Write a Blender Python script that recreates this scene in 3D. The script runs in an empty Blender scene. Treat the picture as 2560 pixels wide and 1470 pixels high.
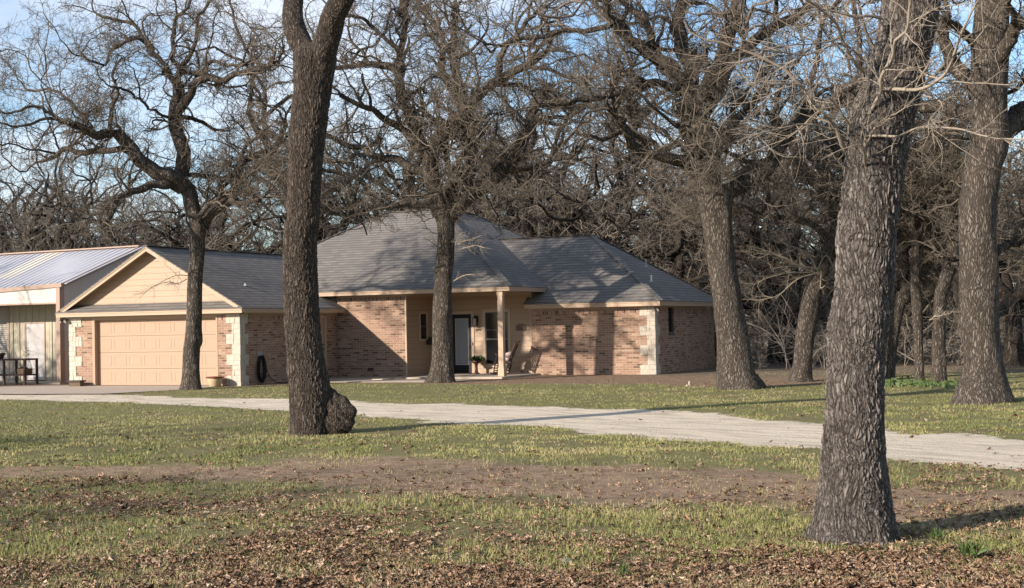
import bpy, math, random
import numpy as np
from mathutils import Matrix, Vector

# ------------------------------------------------------------------ camera, world, sun, exposure
SC = bpy.context.scene
COL = SC.collection
W0, H0 = 2560, 1470
F_PX = 3600.0
CAM = np.array([33.272, -37.928, 1.688])
YAW, PITCH, ROLL = -0.4217, 0.0217, 0.01958
_s, _c = math.sin(YAW), math.cos(YAW)
RT = np.array([_c, -_s, 0.0]); FW = np.array([_s, _c, 0.0]); UPV = np.array([0, 0, 1.0])
F2 = FW*math.cos(PITCH)+UPV*math.sin(PITCH); U2 = UPV*math.cos(PITCH)-FW*math.sin(PITCH)
CR, SR = math.cos(ROLL), math.sin(ROLL)
XA = RT*CR-U2*SR; YA = RT*SR+U2*CR
cd = bpy.data.cameras.new('camera'); cam = bpy.data.objects.new('camera', cd); COL.objects.link(cam)
cd.sensor_width = 36.0; cd.lens = F_PX/W0*36.0; cd.clip_start = 0.3; cd.clip_end = 3000
M = Matrix(((XA[0], YA[0], -F2[0], CAM[0]), (XA[1], YA[1], -F2[1], CAM[1]), (XA[2], YA[2], -F2[2], CAM[2]), (0, 0, 0, 1)))
cam.matrix_world = M
SC.camera = cam
SC.render.resolution_x = 1024; SC.render.resolution_y = 588
SC.view_settings.view_transform = 'Standard'; SC.view_settings.look = 'None'
SC.view_settings.exposure = 0.76; SC.view_settings.gamma = 1.0

SUN_EL = math.radians(21.0)
sdir = np.array([0.482, 0.876, 0.0]); sdir /= np.linalg.norm(sdir)
travel = np.array([sdir[0]*math.cos(SUN_EL), sdir[1]*math.cos(SUN_EL), -math.sin(SUN_EL)])
wd = bpy.data.worlds.new('World'); SC.world = wd; wd.use_nodes = True
nt = wd.node_tree; nt.nodes.clear()
wo = nt.nodes.new('ShaderNodeOutputWorld'); bg = nt.nodes.new('ShaderNodeBackground')
sky = nt.nodes.new('ShaderNodeTexSky'); sky.sky_type = 'NISHITA'; sky.sun_disc = False
sky.sun_elevation = SUN_EL
sky.sun_rotation = math.atan2(-sdir[0], -sdir[1])
sky.air_density = 1.0; sky.dust_density = 0.3; sky.ozone_density = 3.5
bg.inputs['Strength'].default_value = 0.118
# thin streaky cloud over the sky
tc = nt.nodes.new('ShaderNodeTexCoord'); mp = nt.nodes.new('ShaderNodeMapping')
mp.inputs['Scale'].default_value = (1.6, 1.6, 7.0); mp.inputs['Rotation'].default_value = (0.18, 0.1, 0.4)
nz = nt.nodes.new('ShaderNodeTexNoise'); nz.inputs['Scale'].default_value = 2.2; nz.inputs['Detail'].default_value = 7; nz.inputs['Roughness'].default_value = 0.55
rp = nt.nodes.new('ShaderNodeValToRGB'); rp.color_ramp.elements[0].position = 0.42; rp.color_ramp.elements[1].position = 0.68
mul = nt.nodes.new('ShaderNodeMath'); mul.operation = 'MULTIPLY'; mul.inputs[1].default_value = 0.66
mx = nt.nodes.new('ShaderNodeMix'); mx.data_type = 'RGBA'
nt.links.new(tc.outputs['Generated'], mp.inputs['Vector']); nt.links.new(mp.outputs['Vector'], nz.inputs['Vector'])
nt.links.new(nz.outputs['Fac'], rp.inputs['Fac']); nt.links.new(rp.outputs['Color'], mul.inputs[0])
nt.links.new(mul.outputs[0], mx.inputs['Factor']); nt.links.new(sky.outputs['Color'], mx.inputs['A'])
mx.inputs['B'].default_value = (6.0, 6.05, 6.3, 1)
nt.links.new(mx.outputs['Result'], bg.inputs['Color']); nt.links.new(bg.outputs[0], wo.inputs['Surface'])
sl = bpy.data.lights.new('sun', 'SUN'); sl.energy = 4.9; sl.angle = math.radians(0.8); sl.color = (1.0, 0.88, 0.76)
so = bpy.data.objects.new('sun', sl); COL.objects.link(so)
so.rotation_euler = Vector(travel).to_track_quat('-Z', 'Y').to_euler()
SC.cycles.max_bounces = 5; SC.cycles.diffuse_bounces = 3

# ------------------------------------------------------------------ projection helpers (a pixel of the photo to a point of the place)
def ray(x, y):
    return XA*(x-W0/2)+YA*(H0/2-y)+F2*F_PX
def gz(x, y, z=-0.06):
    r = ray(x, y); return CAM+r*((z-CAM[2])/r[2])
def gx(x, y, X):
    r = ray(x, y); return CAM+r*((X-CAM[0])/r[0])
def gy(x, y, Y):
    r = ray(x, y); return CAM+r*((Y-CAM[1])/r[1])
def at(x, y, d):
    return CAM+ray(x, y)/F_PX*d
def depth(p):
    return float((np.asarray(p)-CAM)@F2)

# ------------------------------------------------------------------ materials
MATS = {}
class NB:
    def __init__(s, name):
        s.m = bpy.data.materials.new(name); s.m.use_nodes = True; s.t = s.m.node_tree
        s.b = s.t.nodes['Principled BSDF']; s.o = s.t.nodes['Material Output']
        s.b.inputs['Roughness'].default_value = 0.85; MATS[name] = s.m
        try: s.b.inputs['Specular IOR Level'].default_value = 0.3
        except Exception: pass
    def n(s, typ, ins=None, **kw):
        nd = s.t.nodes.new(typ)
        for k, v in kw.items(): setattr(nd, k, v)
        for k, v in (ins or {}).items():
            if hasattr(v, 'links') or isinstance(v, bpy.types.NodeSocket): s.t.links.new(v, nd.inputs[k])
            else: nd.inputs[k].default_value = v
        return nd
    def mix(s, f, a, b, blend='MIX'):
        nd = s.t.nodes.new('ShaderNodeMix'); nd.data_type = 'RGBA'; nd.blend_type = blend
        for k, v in (('Factor', f), ('A', a), ('B', b)):
            if isinstance(v, bpy.types.NodeSocket): s.t.links.new(v, nd.inputs[k])
            else: nd.inputs[k].default_value = v
        return nd.outputs['Result']
    def math(s, op, a, b=0.0, c=None, clamp=False):
        nd = s.t.nodes.new('ShaderNodeMath'); nd.operation = op; nd.use_clamp = clamp
        for i, v in enumerate((a, b) if c is None else (a, b, c)):
            if isinstance(v, bpy.types.NodeSocket): s.t.links.new(v, nd.inputs[i])
            else: nd.inputs[i].default_value = v
        return nd.outputs[0]
    def ramp(s, f, stops, interp='LINEAR'):
        nd = s.t.nodes.new('ShaderNodeValToRGB'); cr = nd.color_ramp; cr.interpolation = interp
        while len(cr.elements) < len(stops): cr.elements.new(0.5)
        for e, (p, c) in zip(cr.elements, stops):
            e.position = p; e.color = (c[0], c[1], c[2], 1) if len(c) == 3 else c
        s.t.links.new(f, nd.inputs['Fac']); return nd.outputs['Color']
    def noise(s, vec, scale, detail=4, rough=0.55, out='Fac'):
        return s.n('ShaderNodeTexNoise', {'Vector': vec, 'Scale': scale, 'Detail': detail, 'Roughness': rough}).outputs[out]
    def mapping(s, vec, scale=(1, 1, 1), loc=(0, 0, 0), rot=(0, 0, 0)):
        return s.n('ShaderNodeMapping', {'Vector': vec, 'Scale': scale, 'Location': loc, 'Rotation': rot}).outputs['Vector']
    def uv(s): return s.n('ShaderNodeTexCoord').outputs['UV']
    def obj(s): return s.n('ShaderNodeTexCoord').outputs['Object']
    def pos(s): return s.n('ShaderNodeNewGeometry').outputs['Position']
    def color(s, c): s.set('Base Color', c)
    def set(s, k, v):
        if isinstance(v, bpy.types.NodeSocket): s.t.links.new(v, s.b.inputs[k])
        else: s.b.inputs[k].default_value = v
    def bump(s, h, dist=0.02, strength=1.0):
        nd = s.n('ShaderNodeBump', {'Height': h, 'Distance': dist, 'Strength': strength})
        s.t.links.new(nd.outputs['Normal'], s.b.inputs['Normal'])
def rgba(r, g, b): return (r, g, b, 1)

def m_plain(name, c, rough=0.7, var=0.12, scale=6, metal=0.0):
    b = NB(name); v = b.obj(); n = b.noise(v, scale, 5)
    b.color(b.mix(n, rgba(*[x*(1-var) for x in c]), rgba(*[min(1, x*(1+var)) for x in c])))
    b.set('Roughness', rough); b.set('Metallic', metal); return b
def m_brick():
    b = NB('brick'); uv = b.uv()
    br = b.n('ShaderNodeTexBrick', {'Vector': uv, 'Color1': rgba(0, 0, 0), 'Color2': rgba(1, 1, 1), 'Mortar': rgba(0.5, 0.5, 0.5), 'Scale': 1.0,
             'Mortar Size': 0.0075, 'Mortar Smooth': 0.3, 'Bias': 0.0, 'Brick Width': 0.245, 'Row Height': 0.0785})
    br.offset = 0.5
    sepuv = b.n('ShaderNodeSeparateXYZ', {'Vector': uv})
    col = b.ramp(br.outputs['Color'], [(0.0, (0.12, 0.075, 0.050)), (0.08, (0.15, 0.092, 0.060)), (0.2, (0.25, 0.150, 0.105)), (0.45, (0.29, 0.180, 0.128)),
                 (0.62, (0.27, 0.160, 0.114)), (0.8, (0.32, 0.208, 0.150)), (1.0, (0.35, 0.242, 0.175))])
    n = b.noise(b.mapping(uv, (6, 14, 6)), 2.0, 6, 0.65)
    col = b.mix(0.45, col, b.ramp(n, [(0.3, (0.7, 0.7, 0.7)), (0.7, (1.3, 1.28, 1.25))]), 'MULTIPLY')
    big = b.noise(uv, 0.7, 3)
    col = b.mix(0.35, col, b.ramp(big, [(0.3, (0.8, 0.78, 0.76)), (0.7, (1.2, 1.2, 1.18))]), 'MULTIPLY')
    col = b.mix(br.outputs['Fac'], col, rgba(0.40, 0.325, 0.25))
    b.color(col); b.set('Roughness', 0.92)
    h = b.math('SUBTRACT', 1.0, br.outputs['Fac']); h = b.math('ADD', h, b.math('MULTIPLY', n, 0.35))
    b.bump(h, 0.007, 0.9); return b
def m_soldier():
    b = NB('soldier_brick'); uv = b.uv()
    br = b.n('ShaderNodeTexBrick', {'Vector': uv, 'Color1': rgba(0, 0, 0), 'Color2': rgba(1, 1, 1), 'Mortar': rgba(0.5, 0.5, 0.5), 'Scale': 1.0,
             'Mortar Size': 0.0075, 'Mortar Smooth': 0.3, 'Brick Width': 0.0785, 'Row Height': 0.24}); br.offset = 0.0
    col = b.ramp(br.outputs['Color'], [(0.0, (0.10, 0.058, 0.045)), (0.3, (0.25, 0.15, 0.105)), (0.6, (0.30, 0.185, 0.13)), (1.0, (0.36, 0.24, 0.175))])
    col = b.mix(br.outputs['Fac'], col, rgba(0.38, 0.32, 0.26)); b.color(col); b.set('Roughness', 0.92)
    b.bump(b.math('SUBTRACT', 1.0, br.outputs['Fac']), 0.006, 0.9)
def m_shingle():
    b = NB('shingle'); uv = b.uv(); RH = 0.185
    nw = b.noise(uv, 2.0, 3)
    uv2 = b.n('ShaderNodeVectorMath', {0: uv, 1: b.n('ShaderNodeCombineXYZ', {'X': 0.0, 'Y': b.math('MULTIPLY', nw, 0.012)}).outputs[0]}, operation='ADD').outputs[0]
    br = b.n('ShaderNodeTexBrick', {'Vector': uv2, 'Color1': rgba(0, 0, 0), 'Color2': rgba(1, 1, 1), 'Mortar': rgba(0, 0, 0), 'Scale': 1.0,
             'Mortar Size': 0.006, 'Mortar Smooth': 0.2, 'Brick Width': 0.30, 'Row Height': RH}); br.offset = 0.37
    col = b.ramp(br.outputs['Color'], [(0.0, (0.150, 0.139, 0.126)), (0.5, (0.172, 0.159, 0.144)), (1.0, (0.198, 0.183, 0.165))])
    gr = b.noise(uv, 260, 2, 0.6); st = b.noise(b.mapping(uv, (1.0, 0.6, 1)), 0.5, 3)
    col = b.mix(0.4, col, b.ramp(gr, [(0.3, (0.6, 0.6, 0.62)), (0.7, (1.45, 1.42, 1.4))]), 'MULTIPLY')
    col = b.mix(0.12, col, b.ramp(st, [(0.3, (0.85, 0.86, 0.88)), (0.7, (1.15, 1.13, 1.1))]), 'MULTIPLY')
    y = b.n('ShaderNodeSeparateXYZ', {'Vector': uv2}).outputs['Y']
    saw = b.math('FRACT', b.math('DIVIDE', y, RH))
    butt_shadow = b.n('ShaderNodeMapRange', {'Value': saw, 'From Min': 0.66, 'From Max': 0.82}).outputs[0]
    col = b.mix(b.math('MULTIPLY', butt_shadow, 0.5), col, rgba(0.018, 0.018, 0.020))  # shadow line at each shingle course, painted into the colour
    b.color(col); b.set('Roughness', 0.9)
    h = b.math('SUBTRACT', 1.0, saw); h = b.math('ADD', h, b.math('MULTIPLY', gr, 0.12)); h = b.math('ADD', h, b.math('MULTIPLY', br.outputs['Color'], 0.2))
    b.bump(h, 0.02, 0.8)
def m_siding(name, c):
    b = NB(name); uv = b.uv(); y = b.n('ShaderNodeSeparateXYZ', {'Vector': uv}).outputs['Y']
    saw = b.math('FRACT', b.math('DIVIDE', y, 0.19))
    n = b.noise(b.mapping(uv, (3, 30, 1)), 2.0, 5)
    big = b.noise(uv, 1.2, 3)
    col = b.mix(n, rgba(*[x*0.93 for x in c]), rgba(*[x*1.05 for x in c])); col = b.mix(0.25, col, b.ramp(big, [(0.3, (0.85, 0.84, 0.82)), (0.7, (1.1, 1.1, 1.1))]), 'MULTIPLY')
    lap_shadow = b.n('ShaderNodeMapRange', {'Value': saw, 'From Min': 0.90, 'From Max': 0.96}).outputs[0]
    col = b.mix(b.math('MULTIPLY', lap_shadow, 0.28), col, rgba(*[x*0.25 for x in c]))  # thin dark line painted in as the shadow under each lap
    b.color(col); b.set('Roughness', 0.55)
    h = b.math('SUBTRACT', 1.0, saw); b.bump(b.math('ADD', h, b.math('MULTIPLY', n, 0.05)), 0.035, 1.0)
def m_metal(name, c, pitch=0.30, rough=0.4, metal=0.0, amp=0.02, horiz=False):
    b = NB(name); uv = b.uv(); sp = b.n('ShaderNodeSeparateXYZ', {'Vector': uv}); x = sp.outputs['Y' if horiz else 'X']
    f = b.math('FRACT', b.math('DIVIDE', x, pitch)); rib = b.math('PINGPONG', f, 0.5)
    rib = b.n('ShaderNodeMapRange', {'Value': rib, 'From Min': 0.30, 'From Max': 0.44}).outputs[0]
    n = b.noise(b.mapping(uv, (2, 1, 1)), 1.0, 5); n2 = b.noise(b.mapping(uv, (8, 1, 1)), 6.0, 5)
    col = b.mix(n, rgba(*[v*0.88 for v in c]), rgba(*[min(1, v*1.08) for v in c])); col = b.mix(0.25, col, b.ramp(n2, [(0.3, (0.75, 0.72, 0.68)), (0.65, (1.05, 1.05, 1.05))]), 'MULTIPLY')
    b.color(col); b.set('Roughness', rough); b.set('Metallic', metal); b.bump(rib, amp, 1.0)
def m_bark(name, plates, base, light, dark, disp=0.0, moss=0.0, zs=0.28):
    b = NB(name); v = b.obj()
    w = b.noise(v, 3.5, 3, 0.5, 'Color')
    v2 = b.n('ShaderNodeVectorMath', {0: v, 1: b.n('ShaderNodeVectorMath', {0: w, 3: 0.16}, operation='SCALE').outputs[0]}, operation='ADD').outputs[0]
    v3 = b.mapping(v2, (plates, plates, plates*zs))
    vo = b.n('ShaderNodeTexVoronoi', {'Vector': v3, 'Scale': 1.0, 'Randomness': 1.0}, feature='DISTANCE_TO_EDGE')
    vc = b.n('ShaderNodeTexVoronoi', {'Vector': v3, 'Scale': 1.0, 'Randomness': 1.0}, feature='F1')
    e = b.n('ShaderNodeMapRange', {'Value': b.math('ADD', vo.outputs['Distance'], b.math('MULTIPLY', b.math('SUBTRACT', b.noise(b.mapping(v, (1, 1, 0.5)), plates*2.2, 3), 0.5), 0.28)), 'From Min': 0.0, 'From Max': 0.26}).outputs[0]
    fine = b.noise(b.mapping(v, (1, 1, 0.5)), plates*5, 5, 0.7)
    mid = b.noise(b.mapping(v, (1, 1, 0.4)), plates*1.2, 4, 0.6)
    fn_ = b.noise(b.mapping(v2, (1, 1, 0.10)), plates*0.42, 4, 0.6); fur = b.n('ShaderNodeMapRange', {'Value': b.math('ABSOLUTE', b.math('SUBTRACT', fn_, 0.5)), 'From Min': 0.0, 'From Max': 0.055}).outputs[0]
    e = b.math('MULTIPLY', e, b.math('ADD', 0.1, b.math('MULTIPLY', fur, 0.9)))
    cell = b.n('ShaderNodeSeparateColor', {'Color': vc.outputs['Color']}).outputs[0]
    col = b.mix(cell, rgba(*base), rgba(*[x*1.2 for x in base]))
    patch = b.math('ADD', b.math('MULTIPLY', b.noise(b.mapping(v, (1, 1, 0.6)), 14.0, 5, 0.7), 0.6), b.math('MULTIPLY', b.noise(v, 1.9, 3), 0.42))
    pf = b.n('ShaderNodeMapRange', {'Value': patch, 'From Min': 0.52, 'From Max': 0.66}).outputs[0]
    col = b.mix(b.math('MULTIPLY', pf, 0.5), col, rgba(*light))
    col = b.mix(0.7, col, b.ramp(fine, [(0.3, (0.55, 0.53, 0.5)), (0.7, (1.5, 1.5, 1.5))]), 'MULTIPLY')
    if moss:
        g = b.noise(v, 2.5, 4); gf = b.n('ShaderNodeMapRange', {'Value': g, 'From Min': 0.5, 'From Max': 0.7}).outputs[0]
        col = b.mix(b.math('MULTIPLY', gf, moss), col, rgba(0.11, 0.10, 0.035))
    col = b.mix(b.math('SUBTRACT', 1.0, e, clamp=True), col, rgba(*dark))
    b.color(col); b.set('Roughness', 0.95); b.set('Specular IOR Level', 0.15)
    h = b.math('ADD', b.math('MULTIPLY', e, 0.75), b.math('ADD', b.math('MULTIPLY', mid, 0.6), b.math('MULTIPLY', fine, 0.3)))
    if disp:
        dn = b.n('ShaderNodeDisplacement', {'Height': h, 'Midlevel': 0.8, 'Scale': disp})
        b.t.links.new(dn.outputs[0], b.o.inputs['Displacement']); b.m.displacement_method = 'BOTH'
    else: b.bump(h, 0.03, 1.0)
    return b

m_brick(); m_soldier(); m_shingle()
TAN = (0.355, 0.25, 0.168)
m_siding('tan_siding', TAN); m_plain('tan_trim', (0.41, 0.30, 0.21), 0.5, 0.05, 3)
m_plain('soffit_paint', (0.36, 0.26, 0.17), 0.6, 0.05)
b = m_plain('limestone', (0.46, 0.41, 0.34), 0.9, 0.22, 5); b.bump(b.noise(b.obj(), 18, 6, 0.7), 0.02, 0.9)
b = m_plain('mortar', (0.40, 0.34, 0.27), 0.95, 0.1)
m_plain('garage_paint', (0.355, 0.248, 0.168), 0.45, 0.04, 2)
m_plain('black_paint', (0.008, 0.007, 0.008), 0.6, 0.2)
m_plain('dark_iron', (0.028, 0.02, 0.018), 0.5, 0.3)
m_plain('rubber', (0.010, 0.010, 0.011), 0.45, 0.2)
m_plain('white_paint', (0.66, 0.65, 0.63), 0.5, 0.05)
m_plain('grey_door', (0.42, 0.40, 0.385), 0.5, 0.06, 3)
m_plain('blind', (0.24, 0.25, 0.26), 0.6, 0.03)
m_plain('sash', (0.10, 0.09, 0.085), 0.5, 0.1)
m_plain('dark_wood', (0.045, 0.022, 0.016), 0.45, 0.4, 20)
m_plain('rust_steel', (0.055, 0.030, 0.028), 0.6, 0.4, 12)
m_plain('terracotta', (0.46, 0.36, 0.22), 0.75, 0.12, 8)
m_plain('pot_rim', (0.20, 0.055, 0.035), 0.7, 0.15)
m_plain('soil', (0.05, 0.035, 0.025), 0.95, 0.3, 20)
m_plain('old_box', (0.11, 0.075, 0.05), 0.8, 0.5, 15)
m_plain('brass', (0.65, 0.5, 0.28), 0.25, 0.05, 5, 0.9)
m_plain('bronze', (0.13, 0.085, 0.06), 0.5, 0.4, 25, 0.3)
m_plain('cushion', (0.50, 0.38, 0.36), 0.9, 0.1)
m_plain('pale_stone', (0.36, 0.31, 0.23), 0.9, 0.15, 20)
m_plain('grey_stone', (0.14, 0.135, 0.125), 0.9, 0.2, 20)
m_plain('vent_metal', (0.32, 0.32, 0.33), 0.5, 0.1)
m_plain('plant_leaf', (0.035, 0.055, 0.022), 0.7, 0.5, 30)
m_plain('bright_leaf', (0.065, 0.10, 0.028), 0.6, 0.4, 20)
m_metal('roof_metal', (0.52, 0.52, 0.55), 0.30, 0.42, 0.25, 0.01)
m_metal('skylight_metal', (0.66, 0.62, 0.50), 0.30, 0.5, 0.0, 0.03)
m_metal('cream_panel', (0.43, 0.385, 0.29), 0.29, 0.5, 0.0, 0.015)
m_metal('grey_panel', (0.50, 0.475, 0.43), 0.29, 0.5, 0.0, 0.003)
m_metal('roll_door', (0.42, 0.39, 0.35), 0.075, 0.5, 0.0, 0.02, True)
m_plain('barn_trim', (0.33, 0.235, 0.18), 0.45, 0.06)
b = m_plain('concrete', (0.40, 0.34, 0.275), 0.9, 0.16, 2.5); b.bump(b.noise(b.obj(), 60, 4), 0.004, 0.6)
b = NB('glass'); b.color(rgba(0.012, 0.012, 0.014)); b.set('Roughness', 0.08); b.set('Specular IOR Level', 0.22)
b = NB('lamp_glass'); b.color(rgba(0.35, 0.33, 0.3)); b.set('Roughness', 0.25)

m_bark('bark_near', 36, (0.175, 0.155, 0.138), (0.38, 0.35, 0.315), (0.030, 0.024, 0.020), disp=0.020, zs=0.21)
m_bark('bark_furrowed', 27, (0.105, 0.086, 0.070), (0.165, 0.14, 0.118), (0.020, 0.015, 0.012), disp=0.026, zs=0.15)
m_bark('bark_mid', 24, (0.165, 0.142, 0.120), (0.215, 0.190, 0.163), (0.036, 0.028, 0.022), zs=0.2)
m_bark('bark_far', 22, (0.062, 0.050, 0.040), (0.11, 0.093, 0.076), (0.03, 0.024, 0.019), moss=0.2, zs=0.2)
def m_twig(name, a, c):
    b = NB(name); n = b.noise(b.obj(), 1.3, 4); b.color(b.mix(n, rgba(*a), rgba(*c))); b.set('Roughness', 0.9); b.set('Specular IOR Level', 0.1)
m_twig('twig_bark', (0.095, 0.078, 0.061), (0.165, 0.139, 0.11))
m_twig('twig_bark_far', (0.10, 0.084, 0.068), (0.175, 0.150, 0.122))
m_twig('sprout_bark', (0.24, 0.20, 0.155), (0.34, 0.29, 0.23))
m_twig('brush_stems', (0.20, 0.172, 0.142), (0.33, 0.285, 0.235))

def m_leafy(name, stops, rough=0.8):
    b = NB(name); a = b.n('ShaderNodeAttribute', attribute_name='tint').outputs['Fac']
    col = b.ramp(a, stops); b.color(col); b.set('Roughness', rough); b.set('Specular IOR Level', 0.15); return b
m_leafy('dead_leaf', [(0.0, (0.085, 0.050, 0.032)), (0.35, (0.20, 0.120, 0.074)), (0.6, (0.31, 0.195, 0.122)), (0.85, (0.42, 0.30, 0.205)), (1.0, (0.55, 0.43, 0.31))])
m_leafy('grass_blade', [(0.0, (0.085, 0.115, 0.036)), (0.36, (0.20, 0.207, 0.075)), (0.66, (0.32, 0.290, 0.125)), (0.85, (0.37, 0.31, 0.18)), (1.0, (0.44, 0.35, 0.23))])

# ------------------------------------------------------------------ object helpers
def tag(o, label=None, cat=None, group=None, kind=None):
    if label: o['label'] = label
    if cat: o['category'] = cat
    if group: o['group'] = group
    if kind: o['kind'] = kind
    return o
def thing(name, label, cat, loc=(0, 0, 0), group=None):
    o = bpy.data.objects.new(name, None); COL.objects.link(o); o.location = loc; o.empty_display_size = 0.3
    return tag(o, label, cat, group)
def link(name, me, mat, parent=None, label=None):
    if mat: me.materials.append(MATS[mat])
    o = bpy.data.objects.new(name, me); COL.objects.link(o)
    if parent is not None:
        o.parent = parent
        pl = parent
        off = Vector((0, 0, 0))
        while pl is not None:
            off += pl.location; pl = pl.parent
        o.location = -off if True else o.location
    if label: o['label'] = label
    return o
def np_mesh(name, V, Fq, smooth=False, k=4):
    """V (n,3); Fq (m,k) index array"""
    me = bpy.data.meshes.new(name); V = np.asarray(V, dtype=np.float32); Fq = np.asarray(Fq, dtype=np.int32)
    me.vertices.add(len(V)); me.vertices.foreach_set('co', V.ravel())
    me.loops.add(Fq.size); me.loops.foreach_set('vertex_index', Fq.ravel())
    me.polygons.add(len(Fq)); me.polygons.foreach_set('loop_start', np.arange(0, Fq.size, Fq.shape[1], dtype=np.int32))
    if smooth: me.polygons.foreach_set('use_smooth', np.ones(len(Fq), dtype=bool))
    me.update(calc_edges=True); return me

class MB:
    def __init__(s): s.v = []; s.f = []
    def poly(s, *pts):
        i = len(s.v); s.v += [tuple(map(float, p)) for p in pts]; s.f.append(tuple(range(i, i+len(pts)))); return s
    def box(s, a, b, jit=0, rng=None):
        x0, y0, z0 = a; x1, y1, z1 = b; i = len(s.v)
        P = [(x0, y0, z0), (x1, y0, z0), (x1, y1, z0), (x0, y1, z0), (x0, y0, z1), (x1, y0, z1), (x1, y1, z1), (x0, y1, z1)]
        if jit: P = [tuple(c+rng.uniform(-jit, jit) for c in p) for p in P]
        s.v += P
        s.f += [tuple(i+k for k in q) for q in ((0, 3, 2, 1), (4, 5, 6, 7), (0, 1, 5, 4), (1, 2, 6, 5), (2, 3, 7, 6), (3, 0, 4, 7))]
        return s
    def bar(s, p, q, w, h=None, up=(0, 0, 1)):
        p, q = Vector(p), Vector(q); h = h or w; d = (q-p).normalized(); up = Vector(up)
        if abs(d.dot(up)) > 0.98: up = Vector((0, 1, 0))
        r = d.cross(up).normalized(); u = r.cross(d).normalized(); i = len(s.v)
        for c in (p, q):
            for a, b_ in ((-1, -1), (1, -1), (1, 1), (-1, 1)): s.v.append(tuple(c+r*(a*w/2)+u*(b_*h/2)))
        s.f += [tuple(i+k for k in t) for t in ((0, 1, 2, 3), (7, 6, 5, 4), (0, 4, 5, 1), (1, 5, 6, 2), (2, 6, 7, 3), (3, 7, 4, 0))]
        return s
    def tube(s, pts, rad, n=8, cap=True):
        pts = [Vector(p) for p in pts]; m = len(pts); rad = rad if hasattr(rad, '__len__') else [rad]*m; base = len(s.v)
        for i, p in enumerate(pts):
            d = (pts[min(i+1, m-1)]-pts[max(i-1, 0)]).normalized(); up = Vector((0, 0, 1)) if abs(d.z) < 0.95 else Vector((1, 0, 0))
            r = d.cross(up).normalized(); u = r.cross(d)
            for k in range(n):
                a = 2*math.pi*k/n; s.v.append(tuple(p+(r*math.cos(a)+u*math.sin(a))*rad[i]))
        for i in range(m-1):
            for k in range(n):
                a = base+i*n+k; b_ = base+i*n+(k+1) % n; s.f.append((a, b_, b_+n, a+n))
        if cap: s.f.append(tuple(base+k for k in range(n))[::-1]); s.f.append(tuple(base+(m-1)*n+k for k in range(n)))
        return s
    def lathe(s, c, prof, n=20):
        c = Vector(c); return s.tube([c+Vector((0, 0, z)) for r, z in prof], [r for r, z in prof], n)
    def build(s, name, mat, parent=None, label=None, smooth=False, bevel=0, solid=0):
        me = bpy.data.meshes.new(name); me.from_pydata(s.v, [], s.f)
        uvl = me.uv_layers.new(name='UVMap')
        for p in me.polygons:
            n = p.normal
            if abs(n.z) > 0.97: t = Vector((1, 0, 0)); u = Vector((0, 1, 0))
            else:
                t = Vector((0, 0, 1)).cross(n).normalized(); u = n.cross(t).normalized()
            for li in p.loop_indices:
                co = me.vertices[me.loops[li].vertex_index].co; uvl.data[li].uv = (co.dot(t), co.dot(u))
            p.use_smooth = smooth
        o = link(name, me, mat, parent, label)
        if solid:
            md = o.modifiers.new('thick', 'SOLIDIFY'); md.thickness = solid; md.offset = -1
        if bevel:
            md = o.modifiers.new('bevel', 'BEVEL'); md.width = bevel; md.segments = 2; md.limit_method = 'ANGLE'
        return o

# ------------------------------------------------------------------ ground zones (world metres, from outlines measured on the ground)
def px_poly(top, bot):
    return np.array([gz(x, y)[:2] for x, y in top]+[gz(x, y)[:2] for x, y in reversed(bot)])
ROAD = px_poly([(-700, 981), (0, 984.5), (353, 985.5), (481, 992), (721, 998), (858, 1003), (1280, 1015), (1633, 1028), (1886, 1043), (2057, 1058), (2219, 1078), (2560, 1099), (3100, 1140)],
               [(-700, 1000), (0, 999.5), (252, 1003), (429, 1013), (727, 1028), (898, 1035), (1110, 1056), (1280, 1064), (1406, 1073), (1583, 1097), (1785, 1105), (2052, 1121), (2219, 1144), (2441, 1169), (2560, 1179), (3100, 1225)])
DIRT = px_poly([(-600, 1172), (0, 1166), (275, 1163), (555, 1163), (681, 1151), (883, 1154), (1280, 1163), (1583, 1169), (1987, 1175), (2239, 1205), (2560, 1232), (3100, 1250)],
               [(-600, 1204), (0, 1204), (303, 1207), (656, 1213), (858, 1227), (1280, 1247), (1785, 1257), (2037, 1268), (2290, 1283), (2560, 1295), (3100, 1310)])
DRIVE = np.array([(0.55, 0.3), (6.25, 0.3), (6.5, -2.7), (5.6, -5.0), (2.3, -5.3), (-3.0, -4.2), (-6.0, -1.5), (-2.2, -0.3), (-0.8, 0.2)])
BARE = np.array([(-9, 3), (-9, -2.2), (-2, -2.6), (0, -0.6), (7.1, -0.5), (7.6, 1.0), (9.3, 2.6), (12.0, 2.2), (15.0, 1.5), (19.5, 1.2), (23.5, -0.6), (25.0, 1.5), (24, 5.5), (19.5, 8.5), (19.2, 18), (5, 20), (5, 8), (0, 8)])
def sdf(P, poly):
    """signed distance, negative inside; P (n,2)"""
    d = np.full(len(P), 1e9); ins = np.zeros(len(P), bool); n = len(poly)
    for i in range(n):
        a = poly[i]; b_ = poly[(i+1) % n]; e = b_-a; w = P-a
        t = np.clip((w@e)/(e@e), 0, 1); q = w-np.outer(t, e); d = np.minimum(d, (q*q).sum(1))
        c = (a[1] > P[:, 1]) != (b_[1] > P[:, 1])
        with np.errstate(divide='ignore', invalid='ignore'):
            xx = (b_[0]-a[0])*(P[:, 1]-a[1])/(b_[1]-a[1])+a[0]
        ins ^= c & (P[:, 0] < xx)
    d = np.sqrt(d); return np.where(ins, -d, d)
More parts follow.
